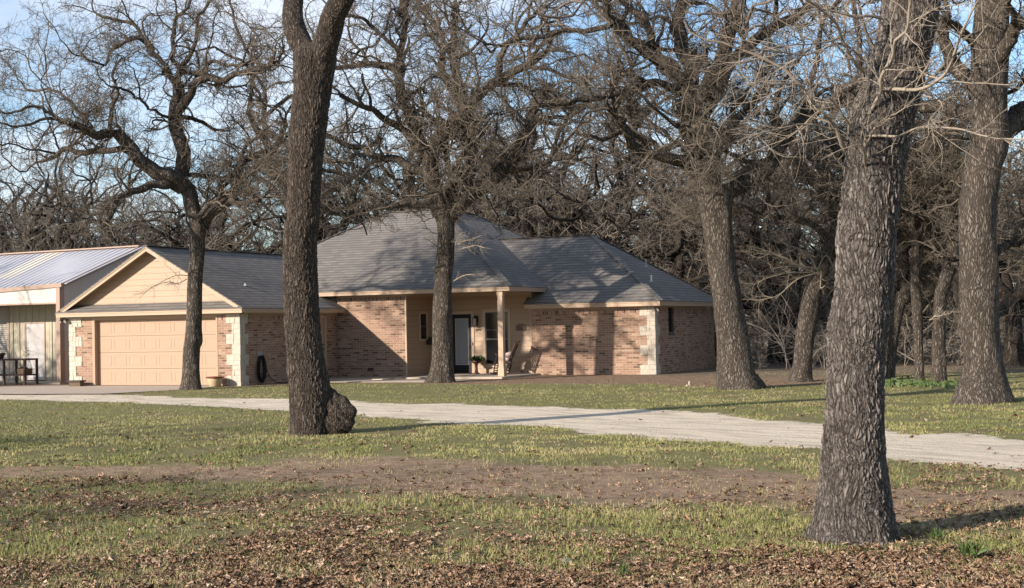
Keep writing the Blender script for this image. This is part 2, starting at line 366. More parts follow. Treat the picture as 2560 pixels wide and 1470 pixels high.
def vnoise(P, scale, seed=0):
    rs = np.random.RandomState(seed); G = rs.rand(256, 256)
    q = P/scale+1000.3; i = np.floor(q).astype(int); f = q-i; f = f*f*(3-2*f)
    g = lambda a, b_: G[(i[:, 0]+a) % 256, (i[:, 1]+b_) % 256]
    return (g(0, 0)*(1-f[:, 0])+g(1, 0)*f[:, 0])*(1-f[:, 1])+(g(0, 1)*(1-f[:, 0])+g(1, 1)*f[:, 0])*f[:, 1]
def fbm(P, scale, seed=0, o=4):
    s = 0; a = 0.5; t = 0
    for k in range(o): s = s+vnoise(P, scale/2**k, seed+k)*a; t += a; a *= 0.55
    return s/t
def sm(x, a, b_): t = np.clip((x-a)/(b_-a), 0, 1); return t*t*(3-2*t)
def camdist(P): return (P[:, 0]-CAM[0])*FW[0]+(P[:, 1]-CAM[1])*FW[1]
def zones(P):
    n1 = fbm(P, 1.2, 3)-0.5; n2 = fbm(P, 4.0, 11)-0.5
    road = 1-sm(sdf(P, ROAD)+n1*1.3, -0.25, 0.25)
    dirt = 0.88*(1-sm(sdf(P, DIRT)+n1*2.4+n2*1.4, -0.9, 0.7))
    bare = 1-sm(sdf(P, BARE)+n1*1.4+n2*0.8, -0.6, 0.9)
    drive = 1-sm(sdf(P, DRIVE)+n1*0.15, -0.04, 0.04)
    dc = camdist(P)
    nl = fbm(P, 1.6, 31); nb = fbm(P, 3.5, 41)
    leaf = 0.82*sm(nl*0.8+nb*0.6+(13.5-dc)*0.022, 0.50, 1.0)*sm(19-dc, 0, 3.0)
    leaf = np.maximum(leaf, 0.25*sm(nl, 0.55, 0.75))
    lat = (P[:, 0]-CAM[0])*RT[0]+(P[:, 1]-CAM[1])*RT[1]
    gpatch = sm(-(np.hypot((lat+3.0)/1.4, (dc-9.9)/1.2)-1), 0, 0.6)
    leaf = leaf*(1-0.6*gpatch)
    return road, dirt, bare, drive, leaf
def ground_height(P):
    h = -0.06+(fbm(P, 5.0, 77, 3)-0.5)*0.10*sm(camdist(P), 5, 9)*(1-sm(-P[:, 1]*1.0, -1.5, -4.0)*0)
    near_house = sm(P[:, 1], -7, -1)*sm(30-np.abs(P[:, 0]-8), 0, 8)
    h = -0.06+(h+0.06)*(1-near_house)
    road = 1-sm(sdf(P, ROAD), -0.6, 0.5)
    return h*(1-road)+(-0.075)*road
def gh(x, y): return float(ground_height(np.array([[x, y]]))[0])

def build_ground():
    xs = np.concatenate([[-900, -500, -260, -140, -80, -50, -34], np.arange(-22, 44.01, 0.22), [50, 60, 80, 120, 200, 400, 900]])
    ys = np.concatenate([[-900, -400, -200, -110, -70, -52], np.arange(-42, 14.01, 0.22), np.arange(15, 40, 1.0), [46, 56, 70, 90, 120, 160, 220, 320, 500, 900]])
    X, Y = np.meshgrid(xs, ys); P = np.stack([X.ravel(), Y.ravel()], 1)
    Z = ground_height(P); V = np.column_stack([P, Z]); nx, ny = len(xs), len(ys)
    i = np.arange((nx-1)*(ny-1)); r = i//(nx-1); c = i % (nx-1); a = r*nx+c
    me = np_mesh('ground', V, np.stack([a, a+1, a+nx+1, a+nx], 1), True)
    dcc = camdist(P); latt = (P[:, 0]-CAM[0])*RT[0]+(P[:, 1]-CAM[1])*RT[1]; edge = 43.5+2*(fbm(P, 4, 5)-0.5)+np.clip(8-latt, 0, 14)
    for nm, arr in zip(('road', 'dirt', 'bare', 'drive', 'leaf', 'far', 'field'), zones(P)+(sm(dcc-edge, -0.6, 0.6), sm(dcc, 72, 76)*sm(130-dcc, 0, 4))):
        at_ = me.attributes.new(nm, 'FLOAT', 'POINT'); at_.data.foreach_set('value', arr.astype(np.float32))
    b = NB('ground_soil'); v = b.pos()
    A = lambda nm: b.n('ShaderNodeAttribute', attribute_name=nm).outputs['Fac']
    fine = b.noise(v, 40, 6, 0.7); mid = b.noise(v, 6, 6, 0.65); big = b.noise(v, 0.9, 5, 0.6); vf = b.noise(v, 180, 3, 0.6)
    def thr(a, w=0.35):
        x = b.math('ADD', a, b.math('MULTIPLY', b.math('SUBTRACT', mid, 0.5), w*2.0)); x = b.math('ADD', x, b.math('MULTIPLY', b.math('SUBTRACT', fine, 0.5), w))
        return b.n('ShaderNodeMapRange', {'Value': x, 'From Min': 0.38, 'From Max': 0.62}).outputs[0]
    g = b.ramp(fine, [(0.28, (0.10, 0.105, 0.042)), (0.5, (0.21, 0.207, 0.085)), (0.72, (0.33, 0.30, 0.14))])
    gy_ = b.ramp(fine, [(0.3, (0.12, 0.095, 0.055)), (0.55, (0.23, 0.18, 0.115)), (0.75, (0.34, 0.27, 0.18))])
    gf = b.n('ShaderNodeMapRange', {'Value': b.math('ADD', b.math('MULTIPLY', big, 0.7), b.math('MULTIPLY', mid, 0.4)), 'From Min': 0.50, 'From Max': 0.68}).outputs[0]
    grass = b.mix(b.math('MULTIPLY', gf, 0.75), g, gy_)
    lit = b.ramp(fine, [(0.25, (0.07, 0.046, 0.033)), (0.5, (0.19, 0.13, 0.09)), (0.75, (0.34, 0.25, 0.18))])
    col = b.mix(thr(A('leaf'), 0.5), grass, lit)
    soilc = b.ramp(b.math('ADD', b.math('MULTIPLY', mid, 0.5), b.math('MULTIPLY', fine, 0.5)), [(0.36, (0.15, 0.098, 0.064)), (0.46, (0.29, 0.200, 0.135)), (0.56, (0.40, 0.285, 0.195)), (0.64, (0.52, 0.39, 0.28))])
    soilc = b.mix(b.n('ShaderNodeMapRange', {'Value': b.math('ADD', b.math('MULTIPLY', big, 0.5), b.math('MULTIPLY', fine, 0.6)), 'From Min': 0.56, 'From Max': 0.66}).outputs[0], soilc, gy_)
    col = b.mix(thr(A('dirt'), 0.9), col, soilc)
    sc = b.ramp(mid, [(0.3, (0.17, 0.115, 0.075)), (0.7, (0.34, 0.24, 0.165))])
    col = b.mix(thr(A('bare'), 0.6), col, sc)
    rs = b.mapping(v, (1.0, 1.0, 1.0), rot=(0, 0, 0.45)); rs = b.mapping(rs, (0.5, 2.6, 1))
    streak = b.noise(rs, 1.6, 6, 0.65)
    gravel = b.ramp(b.math('ADD', b.math('MULTIPLY', streak, 0.55), b.math('MULTIPLY', fine, 0.45)), [(0.32, (0.24, 0.20, 0.155)), (0.41, (0.48, 0.41, 0.32)), (0.50, (0.74, 0.645, 0.505)), (0.66, (0.90, 0.79, 0.63))])
    gravel = b.mix(0.4, gravel, b.ramp(vf, [(0.3, (0.6, 0.58, 0.55)), (0.7, (1.25, 1.25, 1.25))]), 'MULTIPLY')
    col = b.mix(thr(A('road'), 0.9), col, gravel)
    col = b.mix(thr(A('far'), 0.4), col, b.ramp(mid, [(0.3, (0.13, 0.10, 0.07)), (0.7, (0.28, 0.22, 0.155))]))
    col = b.mix(thr(A('field'), 0.4), col, rgba(0.50, 0.42, 0.27))
    b.color(col); b.set('Roughness', 0.95); b.set('Specular IOR Level', 0.1)
    hh = b.math('ADD', b.math('MULTIPLY', fine, 0.5), b.math('ADD', b.math('MULTIPLY', vf, 0.25), b.math('MULTIPLY', mid, 0.8)))
    b.bump(hh, 0.07, 0.9)
    o = link('ground', me, 'ground_soil'); tag(o, 'lawn with dirt track and pale gravel lane crossing it', 'ground', kind='structure')
build_ground()
MB().poly(*[(x, y, -0.045) for x, y in DRIVE]).build('driveway', 'concrete')
tag(bpy.data.objects['driveway'], 'pale concrete apron in front of the garage door', 'driveway', kind='structure')
wk = MB(); wk.box((6.86, 4.2, -0.2), (9.56, 5.90, -0.02)); wk.box((9.575, 5.0, -0.2), (13.6, 8.14, 0.0))
wk.build('walkway', 'concrete'); tag(bpy.data.objects['walkway'], 'concrete porch floor and walk beside the house', 'walkway', kind='structure')
pw = MB()
wp = [(7.3, 3.9), (9.5, 3.9), (11.2, 4.4), (12.6, 4.99), (9.5, 4.99), (7.3, 4.19)]
pw.box((6.9, 2.6, -0.2), (12.9, 4.19, -0.045)); pw.build('path', 'concrete'); tag(bpy.data.objects['path'], 'pinkish concrete path along the lawn edge', 'path', kind='structure')

# ------------------------------------------------------------------ the house
rng = random.Random(7)
HS = thing('brick_house', 'single storey tan brick house with grey shingle hip roofs and cream trim', 'house', (9, 8, 0))
ZE, ZT, ZM = 2.246, 2.41, 2.83
XG, YM, XM, YP, XW, XR = 6.83, 5.91, 9.57, 8.18, 13.33, 17.84
YB = 15.2
def wall_y(mb, x0, x1, y, z0, z1): mb.poly((x0, y, z0), (x1, y, z0), (x1, y, z1), (x0, y, z1))       # faces -Y
def wall_x(mb, y0, y1, x, z0, z1): mb.poly((x, y0, z0), (x, y1, z0), (x, y1, z1), (x, y0, z1))       # faces +X
SOL = 0.235
def brick_part(label, fn, z1):
    w = MB(); fn(w, -0.12, z1-SOL); w.build('wall', 'brick', HS, label, solid=0.12)
    w = MB(); fn(w, z1-SOL, z1); w.build('soldier_course', 'soldier_brick', HS, solid=0.12)
DO = (0.96, 5.98)   # garage opening incl. trim
for lab, fn, z1 in (
    ('brick pier left of the garage door', lambda w, a, b_: wall_y(w, 0, DO[0], 0, a, b_), ZE+0.02), ('brick pier right of the garage door', lambda w, a, b_: wall_y(w, DO[1], XG, 0, a, b_), ZE+0.02),
    ('garage side brick wall in shade', lambda w, a, b_: wall_x(w, 0, 4.15, XG, a, b_), ZE+0.02), ('short shaded brick wall between side door and main wall', lambda w, a, b_: wall_x(w, 5.16, YM, XG, a, b_), ZE+0.02),
    ('main brick wall left of the porch', lambda w, a, b_: wall_y(w, XG+0.01, XM-0.03, YM, a, b_), ZM+0.02),
    ('right wing front brick wall', lambda w, a, b_: wall_y(w, XW, XR, YP-0.03, a, b_), ZE+0.02),
    ('right wing end brick wall in shade', lambda w, a, b_: (wall_x(w, YP-0.03, 9.6, XR, a, b_), wall_x(w, 10.22, YB, XR, a, b_), (wall_x(w, 9.6, 10.22, XR, a, 1.31) if a < 0 else None)), ZE+0.02)):
    brick_part(lab, fn, z1)
w = MB(); w.poly((0, YM, -0.1), (0, 0, -0.1), (0, 0, ZE), (0, YM, ZE)); w.poly((XR, YB, -0.1), (2, YB+3, -0.1), (2, YB+3, ZE), (XR, YB, ZE)); w.poly((2, YB+3, -0.1), (0, YM, -0.1), (0, YM, ZE), (2, YB+3, ZE))
w.build('wall', 'brick', HS, 'rear and left brick walls', solid=0.12)
# quoins: blocks 0.334 high alternate wide and narrow
def quoins(corner, dirs, widths_a, widths_b, seed):
    r = random.Random(seed); q = MB(); bk = MB(); cx, cy = corner; n = 7; hh = (ZE+0.06)/n
    for k in range(n):
        wide = (k % 2 == 0); la = widths_a[0 if wide else 1]; lb = widths_b[0 if wide else 1] if widths_b else 0.12
        z0 = -0.06+k*hh; z1 = z0+hh
        if widths_b is None and dirs[0] > 0: bk.box((cx-0.012, cy-0.014, z0), (cx+la-0.004, cy+0.10, z1))
        else: bk.box((cx-la+0.004, cy-0.014, z0), (cx+0.014, cy+0.05, z1)); bk.box((cx-0.05, cy-0.013, z0), (cx+0.013, cy+lb-0.004, z1))
        rows = [z0, z0+hh*r.uniform(0.42, 0.58), z1]
        for j in range(2):
            a, c = rows[j]+0.006, rows[j+1]-0.006
            sp = [0]; 
            while sp[-1] < la-0.16: sp.append(sp[-1]+r.uniform(0.11, 0.26))
            sp = [s for s in sp if s < la-0.05]+[la]
            for i in range(len(sp)-1):
                p = r.uniform(0.016, 0.032)
                if widths_b is None and dirs[0] > 0: q.box((cx+sp[i]+0.005-(0.02 if i == 0 else 0), cy-p, a), (cx+sp[i+1]-0.005, cy+0.08, c), 0.005, r)
                else: q.box((cx-sp[i+1]+0.005, cy-p, a), (cx-sp[i]-0.005+(0.020 if i == 0 else 0), cy+0.04, c), 0.005, r)
            if widths_b:
                sp = [0.0]
                while sp[-1] < lb-0.14: sp.append(sp[-1]+r.uniform(0.1, 0.2))
                sp = [s for s in sp if s < lb-0.05]+[lb]
                for i in range(len(sp)-1):
                    p = r.uniform(0.018, 0.032); q.box((cx-0.03, cy+sp[i]+0.006+(0.02 if i == 0 else 0), a), (cx+p, cy+sp[i+1]-0.005, c), 0.005, r)
    bk.build('quoin_mortar', 'mortar', HS); q.build('quoin', 'limestone', HS, bevel=0.006)
quoins((0, 0), (1, 1), (0.52, 0.27), None, 3)
quoins((XG, 0), (-1, 1), (0.52, 0.30), (0.42, 0.26), 4)
quoins((XR, YP-0.03), (-1, 1), (0.54, 0.28), (0.42, 0.25), 5)
# porch siding walls with openings
DX, DZ = (10.06, 10.985), (0.03, 2.115)
WX, WZ = (11.53, 12.41), (0.33, 2.165)
s = MB()
wall_y(s, XM, DX[0], YP, 0, ZM+0.1); wall_y(s, DX[0], DX[1], YP, DZ[1], ZM+0.1); wall_y(s, DX[1], WX[0], YP, 0, ZM+0.1)
wall_y(s, WX[0], WX[1], YP, 0, WZ[0]); wall_y(s, WX[0], WX[1], YP, WZ[1], ZM+0.1); wall_y(s, WX[1], XW-0.005, YP, 0, ZM+0.1)
SY, SZ = (6.98, 7.45), (1.27, 2.15)
wall_x(s, YM+0.06, SY[0], XM, 0, ZM+0.1); wall_x(s, SY[1], YP, XM, 0, ZM+0.1); wall_x(s, SY[0], SY[1], XM, 0, SZ[0]); wall_x(s, SY[0], SY[1], XM, SZ[1], ZM+0.1)
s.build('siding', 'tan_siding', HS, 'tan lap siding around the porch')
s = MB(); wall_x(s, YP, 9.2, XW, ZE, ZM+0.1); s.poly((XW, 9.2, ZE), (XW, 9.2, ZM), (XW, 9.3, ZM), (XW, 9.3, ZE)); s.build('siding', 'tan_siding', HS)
t = MB(); t.box((XM-0.03, YM-0.012, 0), (XM+0.025, YM+0.06, ZM)); t.build('corner_trim', 'tan_trim', HS); t = MB(); t.box((XW-0.035, YP-0.045, 0), (XW-0.002, YP-0.002, ZM)); t.build('corner_trim', 'tan_trim', HS)
# gable wall and rakes on the garage
YGW = 0.12; ZP = 4.49; XC = XG/2; SG = 0.558
def zg(x): return ZP-abs(x-XC)*SG
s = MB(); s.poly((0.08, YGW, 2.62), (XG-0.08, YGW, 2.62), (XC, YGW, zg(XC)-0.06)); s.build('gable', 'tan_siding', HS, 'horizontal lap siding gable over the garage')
s = MB()
EG = 0.315
RF = -0.27   # rake front plane
for sg in (-1, 1):
    x0 = XC+sg*(XG/2+EG-0.17); z0 = zg(x0)
    for (yy, th, dz, hgt) in ((RF, 0.03, -0.02, 0.15), (RF-0.022, 0.022, -0.012, 0.055)):
        ztop = ZP+dz; a = (x0, yy, z0+dz); 
        P = [(x0, yy, z0+dz-hgt), (XC, yy, ZP+dz-hgt), (XC, yy, ZP+dz), (x0, yy, z0+dz)]; Q = [(p[0], yy+th, p[2]) for p in P]
        s.poly(*(P if sg < 0 else P[::-1])); s.poly(*(Q[::-1] if sg < 0 else Q)); s.poly(P[0], Q[0], Q[1], P[1]); s.poly(P[0], P[3], Q[3], Q[0])
s.build('rake_board', 'tan_trim', HS)
s = MB()
for sg in (-1, 1):
    x0 = XC+sg*(XG/2-0.1); s.poly((x0, RF+0.03, zg(x0)-0.055), (x0, YGW-0.002, zg(x0)-0.055), (XC, YGW-0.002, ZP-0.055), (XC, RF+0.03, ZP-0.055))
s.build('soffit', 'soffit_paint', HS)
# roofs
RTH = 0.03
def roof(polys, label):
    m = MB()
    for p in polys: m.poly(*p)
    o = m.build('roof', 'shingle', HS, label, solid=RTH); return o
e = 0.33; ZR = ZP-(XG/2+e)*SG
xr = lambda z: (ZP-z)/SG   # half width at height
roof([[(XG+e, -e, ZR), (XG+e, YM, ZR), (XC+xr(2.95), YM, 2.95), (XC+xr(2.99), 5.48, 2.99), (XC, 7.95, ZP), (XC, RF-0.03, ZP), (XG+e-0.04, RF-0.03, ZR+0.022)],
      [(-e, -e, ZR), (-e+0.04, RF-0.03, ZR+0.022), (XC, RF-0.03, ZP), (XC, 7.95, ZP), (-e, 7.95, ZR)],
      [(-e, -e, ZR+0.001), (XG+e, -e, ZR+0.001), (XG+e-0.49, YGW+0.04, ZR+0.26), (-e+0.49, YGW+0.04, ZR+0.26)]], 'garage gable roof of grey shingles')
XE, YF, ZF = 13.745, 5.43, 2.99; w5 = 5.09; SM = 0.611; ZTOP = ZF+w5*SM
XT0, XT1, YT0, YT1 = 6.29, XE-w5, YF+w5, 13.55
XL = XT0-w5; YBK = YT1+w5
roof([[(XL, YF, ZF), (XE, YF, ZF), (XT1, YT0, ZTOP), (XT0, YT0, ZTOP)], [(XE, YF, ZF), (XE, YBK, ZF), (XT1, YT1, ZTOP), (XT1, YT0, ZTOP)],
      [(XE, YBK, ZF), (XL, YBK, ZF), (XT0, YT1, ZTOP), (XT1, YT1, ZTOP)], [(XL, YBK, ZF), (XL, YF, ZF), (XT0, YT0, ZTOP), (XT0, YT1, ZTOP)], [(XT0, YT0, ZTOP), (XT1, YT0, ZTOP), (XT1, YT1, ZTOP), (XT0, YT1, ZTOP)]], 'tall main hip roof of grey shingles')
XWE, YWF, ZWF = XR+e, YP-0.35-0.02, 2.42; w3 = 3.87; SW = 0.655; ZWT = ZWF+w3*SW
roof([[(13.17, YWF, ZWF), (XWE, YWF, ZWF), (XWE-w3, YWF+w3, ZWT), (9.5, YWF+w3, ZWT), (13.17, 8.9, ZWF+(8.9-YWF)*SW)],
      [(XWE, YWF, ZWF), (XWE, YWF+2*w3, ZWF), (XWE-w3, YWF+w3, ZWT)], [(XWE, YWF+2*w3, ZWF), (9.5, YWF+2*w3, ZWF), (9.5, YWF+w3, ZWT), (XWE-w3, YWF+w3, ZWT)]], 'lower right wing hip roof of grey shingles')
# ridge and hip caps
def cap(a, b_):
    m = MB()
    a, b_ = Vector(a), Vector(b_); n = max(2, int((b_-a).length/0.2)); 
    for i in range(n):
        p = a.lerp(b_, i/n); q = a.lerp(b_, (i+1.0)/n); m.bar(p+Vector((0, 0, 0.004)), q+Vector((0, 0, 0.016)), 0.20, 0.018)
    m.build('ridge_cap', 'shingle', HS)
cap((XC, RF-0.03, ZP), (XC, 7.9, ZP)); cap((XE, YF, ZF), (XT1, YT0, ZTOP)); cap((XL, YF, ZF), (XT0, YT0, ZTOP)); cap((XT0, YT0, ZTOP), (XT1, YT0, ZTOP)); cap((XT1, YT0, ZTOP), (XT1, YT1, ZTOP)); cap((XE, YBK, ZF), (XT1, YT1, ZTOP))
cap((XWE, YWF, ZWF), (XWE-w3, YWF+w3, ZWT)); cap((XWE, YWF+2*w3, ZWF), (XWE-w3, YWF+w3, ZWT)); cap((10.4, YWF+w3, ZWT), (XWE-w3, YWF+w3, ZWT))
# fascias: board plus a drip strip above
def fascia(segs, z0, z1):
    f = MB()
    for (p, q, outw) in segs:
        p, q, o_ = Vector(p), Vector(q), Vector(outw); mid = (z0+z1)/2
        f.bar(Vector((p.x, p.y, mid-0.012)), Vector((q.x, q.y, mid-0.012)), 0.03, z1-z0-0.024)
        f.bar(Vector((p.x, p.y, z1-0.022))+o_*0.014, Vector((q.x, q.y, z1-0.022))+o_*0.014, 0.034, 0.040)
    f.build('fascia', 'tan_trim', HS)
g = 0.30
fascia([((-g, -g, 0), (XG+g, -g, 0), (0, -1, 0)), ((XG+g, -g+0.016, 0), (XG+g, YM-0.004, 0), (1, 0, 0)), ((-g, -g+0.016, 0), (-g, YM, 0), (-1, 0, 0))], ZE, ZR-RTH+0.004)
fascia([((6.25, 5.46, 0), (13.72, 5.46, 0), (0, -1, 0)), ((13.72, 5.476, 0), (13.72, 8.86, 0), (1, 0, 0))], ZM, ZF-RTH+0.002)
fascia([((13.20, YWF+0.03, 0), (XR+g, YWF+0.03, 0), (0, -1, 0)), ((XR+g, YWF+0.046, 0), (XR+g, YWF+2*w3-0.03, 0), (1, 0, 0)), ((13.2, YWF+0.046, 0), (13.2, YP-0.05, 0), (-1, 0, 0))], ZE, ZWF-RTH+0.002)
s = MB()
s.poly((-g, -g, ZE+0.01), (-g, -0.002, ZE+0.01), (XG+g, -0.002, ZE+0.01), (XG+g, -g, ZE+0.01)); s.poly((XG+0.002, 0, ZE+0.009), (XG+0.002, YM, ZE+0.009), (XG+g, YM, ZE+0.009), (XG+g, 0, ZE+0.009))
s.poly((6.3, 5.46, ZM+0.01), (6.3, YM, ZM+0.01), (13.72, YM, ZM+0.01), (13.72, 5.46, ZM+0.01)); s.poly((XM, YM, ZM+0.01), (XM, YP, ZM+0.01), (13.72, YP, ZM+0.01), (13.72, YM, ZM+0.01)); s.poly((XW, YP, ZM+0.01), (XW, 9.0, ZM+0.01), (13.72, 9.0, ZM+0.01), (13.72, YP, ZM+0.01))
s.poly((13.2, YWF+0.03, ZE+0.01), (13.2, YP-0.03, ZE+0.01), (XR+g, YP-0.03, ZE+0.01), (XR+g, YWF+0.03, ZE+0.01)); s.poly((XR, YP-0.03, ZE+0.01), (XR, YB, ZE+0.01), (XR+g, YB, ZE+0.01), (XR+g, YP-0.03, ZE+0.01))
s.build('soffit', 'soffit_paint', HS)
s = MB(); s.box((0.0, -0.02, ZE-0.055), (XG, -0.001, ZE+0.008)); s.box((XG+0.001, 0.5, ZE-0.055), (XG+0.018, YM-0.01, ZE+0.007)); s.box((XG+0.02, YM-0.02, ZM-0.07), (XM-0.03, YM-0.001, ZM+0.007))
s.box((XM+0.001, YM+0.07, ZM-0.07), (XM+0.02, YP, ZM+0.007)); s.box((XM+0.03, YP-0.02, ZM-0.07), (XW, YP-0.001, ZM+0.006)); s.box((13.22, YP-0.05, ZE-0.05), (XR, YP-0.031, ZE+0.007)); s.box((XR+0.001, YP+0.3, ZE-0.05), (XR+0.018, YB, ZE+0.006))
s.build('frieze', 'tan_trim', HS)
# garage door, recessed, with trim
t = MB(); d0 = 0.16
t.box((DO[0], -0.012, -0.05), (DO[0]+0.10, d0, ZE)); t.box((DO[1]-0.06, -0.012, -0.05), (DO[1], d0, ZE)); t.box((DO[0]+0.1, -0.01, 2.12), (DO[1]-0.06, d0, ZE-0.001)); t.build('door_casing', 'garage_paint', HS)
gd = MB(); gx0, gx1 = DO[0]+0.1, DO[1]-0.06; nrow, ncol = 4, 8; hrow = 2.16/nrow
for r_ in range(nrow): gd.box((gx0, d0+0.002, -0.035+r_*hrow+0.004), (gx1, d0+0.05, -0.035+(r_+1)*hrow-0.004))
gdo = gd.build('garage_door', 'garage_paint', HS, 'tan panelled garage door, closed')
pn = MB(); cw = (gx1-gx0)/ncol
for r_ in range(nrow):
    for c_ in range(ncol):
        x0 = gx0+c_*cw+0.06; x1 = gx0+(c_+1)*cw-0.06; z0 = -0.035+r_*hrow+0.10; z1 = z0+hrow-0.20
        for (a, b_, c2, d2) in ((x0, z0, x1, z0+0.02), (x0, z1-0.02, x1, z1), (x0, z0+0.02, x0+0.02, z1-0.02), (x1-0.02, z0+0.02, x1, z1-0.02)): pn.box((a, d0-0.004, b_), (c2, d0+0.001, d2))
pn.build('door_panel', 'garage_paint', gdo)
s = MB(); s.box((gx0, d0, -0.05), (gx1, d0+0.03, -0.034)); s.build('seal', 'rubber', gdo)
# front door
t = MB(); t.box((DX[0]-0.10, YP-0.025, 0), (DX[0], YP+0.03, DZ[1]+0.10)); t.box((DX[1], YP-0.025, 0), (DX[1]+0.11, YP+0.03, DZ[1]+0.10)); t.box((DX[0], YP-0.024, DZ[1]), (DX[1], YP+0.03, DZ[1]+0.10)); t.build('door_frame', 'tan_trim', HS)
s = MB(); x0, x1 = DX; gl = (x0+0.27, x1-0.13, 0.31, 1.965)
s.box((x0, YP+0.01, DZ[0]), (gl[0], YP+0.055, DZ[1])); s.box((gl[1], YP+0.01, DZ[0]), (x1, YP+0.055, DZ[1])); s.box((gl[0], YP+0.01, DZ[0]), (gl[1], YP+0.055, gl[2])); s.box((gl[0], YP+0.01, gl[3]), (gl[1], YP+0.055, DZ[1]))
fd = s.build('front_door', 'black_paint', HS, 'black front door with full length white blind glass')
s = MB(); s.box((gl[0], YP+0.03, gl[2]), (gl[1], YP+0.04, gl[3])); s.build('door_glass', 'blind', fd)
s = MB(); fr = 0.022
s.box((gl[0], YP+0.004, gl[2]), (gl[0]+fr, YP+0.03, gl[3])); s.box((gl[1]-fr, YP+0.004, gl[2]), (gl[1], YP+0.03, gl[3])); s.box((gl[0]+fr, YP+0.004, gl[2]), (gl[1]-fr, YP+0.03, gl[2]+fr)); s.box((gl[0]+fr, YP+0.004, gl[3]-fr), (gl[1]-fr, YP+0.03, gl[3])); s.build('glass_frame', 'grey_door', fd)
s = MB(); s.lathe((x1-0.055, YP-0.03, 0.93), [(0.012, 0), (0.028, 0.012), (0.03, 0.03), (0.02, 0.05)], 10); s.build('handle', 'dark_iron', fd); s = MB(); s.tube([(x1-0.055, YP+0.01, 1.12), (x1-0.055, YP-0.012, 1.12)], 0.022, 10); s.build('lock', 'dark_iron', fd)
s = MB(); s.box((DX[1]+0.035, YP-0.045, 1.0), (DX[1]+0.07, YP-0.026, 1.11)); s.build('doorbell', 'dark_iron', HS)
s = MB(); s.box((9.9, YP-0.5, 0.0), (11.1, YP-0.03, 0.018)); s.build('threshold', 'rust_steel', HS)
# windows
def window_y(x0, x1, z0, z1, y, c=0.10, label=None, mullion=True):
    f = MB(); f.box((x0-c, y-0.022, z0-c), (x0, y+0.02, z1+c)); f.box((x1, y-0.022, z0-c), (x1+c, y+0.02, z1+c)); f.box((x0, y-0.022, z1), (x1, y+0.02, z1+c)); f.box((x0, y-0.03, z0-c), (x1, y+0.02, z0))
    wv = f.build('window', 'tan_trim', HS, label)
    p = MB(); p.box((x0, y+0.03, z0), (x1, y+0.04, z1)); p.build('pane', 'glass', wv)
    q = MB(); zm = z0+(z1-z0)*0.48; k = 0.032
    for (a, b_, c_, d_) in ((x0, z0, x0+k, z1), (x1-k, z0, x1, z1), (x0+k, z0, x1-k, z0+k), (x0+k, z1-k, x1-k, z1), (x0+k, zm-0.028, x1-k, zm+0.028)): q.box((a, y+0.005, b_), (c_, y+0.03, d_))
    if mullion:
        zz = zm+(z1-zm)*0.34; q.box((x0+k, y+0.012, zz-0.011), (x1-k, y+0.03, zz+0.011)); q.box(((x0+x1)/2-0.011, y+0.013, zm+0.028), ((x0+x1)/2+0.011, y+0.03, z1-k-0.25))
    q.build('sash', 'sash', wv)
    return wv
window_y(WX[0], WX[1], WZ[0], WZ[1], YP, 0.105, 'tall dark front window behind the porch post')
f = MB(); y0, y1, z0, z1 = SY[0], SY[1], SZ[0], SZ[1]; c = 0.09
f.box((XM-0.02, y0-c, z0-c), (XM+0.022, y0, z1+c)); f.box((XM-0.02, y1, z0-c), (XM+0.022, y1+c, z1+c)); f.box((XM-0.02, y0, z1), (XM+0.022, y1, z1+c)); f.box((XM-0.02, y0, z0-c), (XM+0.03, y1, z0))
wv = f.build('window', 'tan_trim', HS, 'narrow side window in the porch recess'); p = MB(); p.box((XM-0.04, y0, z0), (XM-0.03, y1, z1)); p.build('pane', 'glass', wv)
p = MB(); zm = (z0+z1)/2; p.box((XM-0.03, y0, zm-0.02), (XM-0.005, y1, zm+0.02)); p.build('sash', 'sash', wv)
f = MB(); y0, y1, z0, z1 = 9.6, 10.22, 1.31, ZE
f.box((XR-0.11, y0, z0), (XR-0.03, y0+0.05, z1)); f.box((XR-0.11, y1-0.05, z0), (XR-0.03, y1, z1)); f.box((XR-0.11, y0+0.05, z0), (XR-0.03, y1-0.05, z0+0.05)); f.box((XR-0.10, y0-0.02, z0-0.07), (XR+0.03, y1+0.02, z0-0.003))
wv = f.build('window', 'sash', HS, 'narrow window high in the right end wall'); p = MB(); p.box((XR-0.09, y0+0.05, z0+0.05), (XR-0.08, y1-0.05, z1)); p.build('pane', 'glass', wv)
# side service door in the garage side wall
t = MB(); t.box((XG-0.06, 4.16, -0.03), (XG+0.02, 4.24, 2.16)); t.box((XG-0.06, 5.05, -0.03), (XG+0.02, 5.15, 2.16)); t.box((XG-0.06, 4.24, 2.08), (XG+0.02, 5.05, 2.16)); t.build('door_frame', 'tan_trim', HS)
s = MB(); s.box((XG-0.07, 4.24, -0.02), (XG-0.03, 5.05, 2.08)); sd = s.build('side_door', 'garage_paint', HS, 'tan side door in the shaded garage wall')
s = MB(); s.lathe((XG-0.01, 4.98, 0.98), [(0.01, 0), (0.03, 0.015), (0.03, 0.035), (0.01, 0.05)], 10); s.build('handle', 'dark_iron', sd); s = MB(); s.lathe((XG-0.012, 4.98, 1.12), [(0.02, 0), (0.028, 0.01), (0.028, 0.03), (0.02, 0.04)], 10); s.build('lock', 'dark_iron', sd)
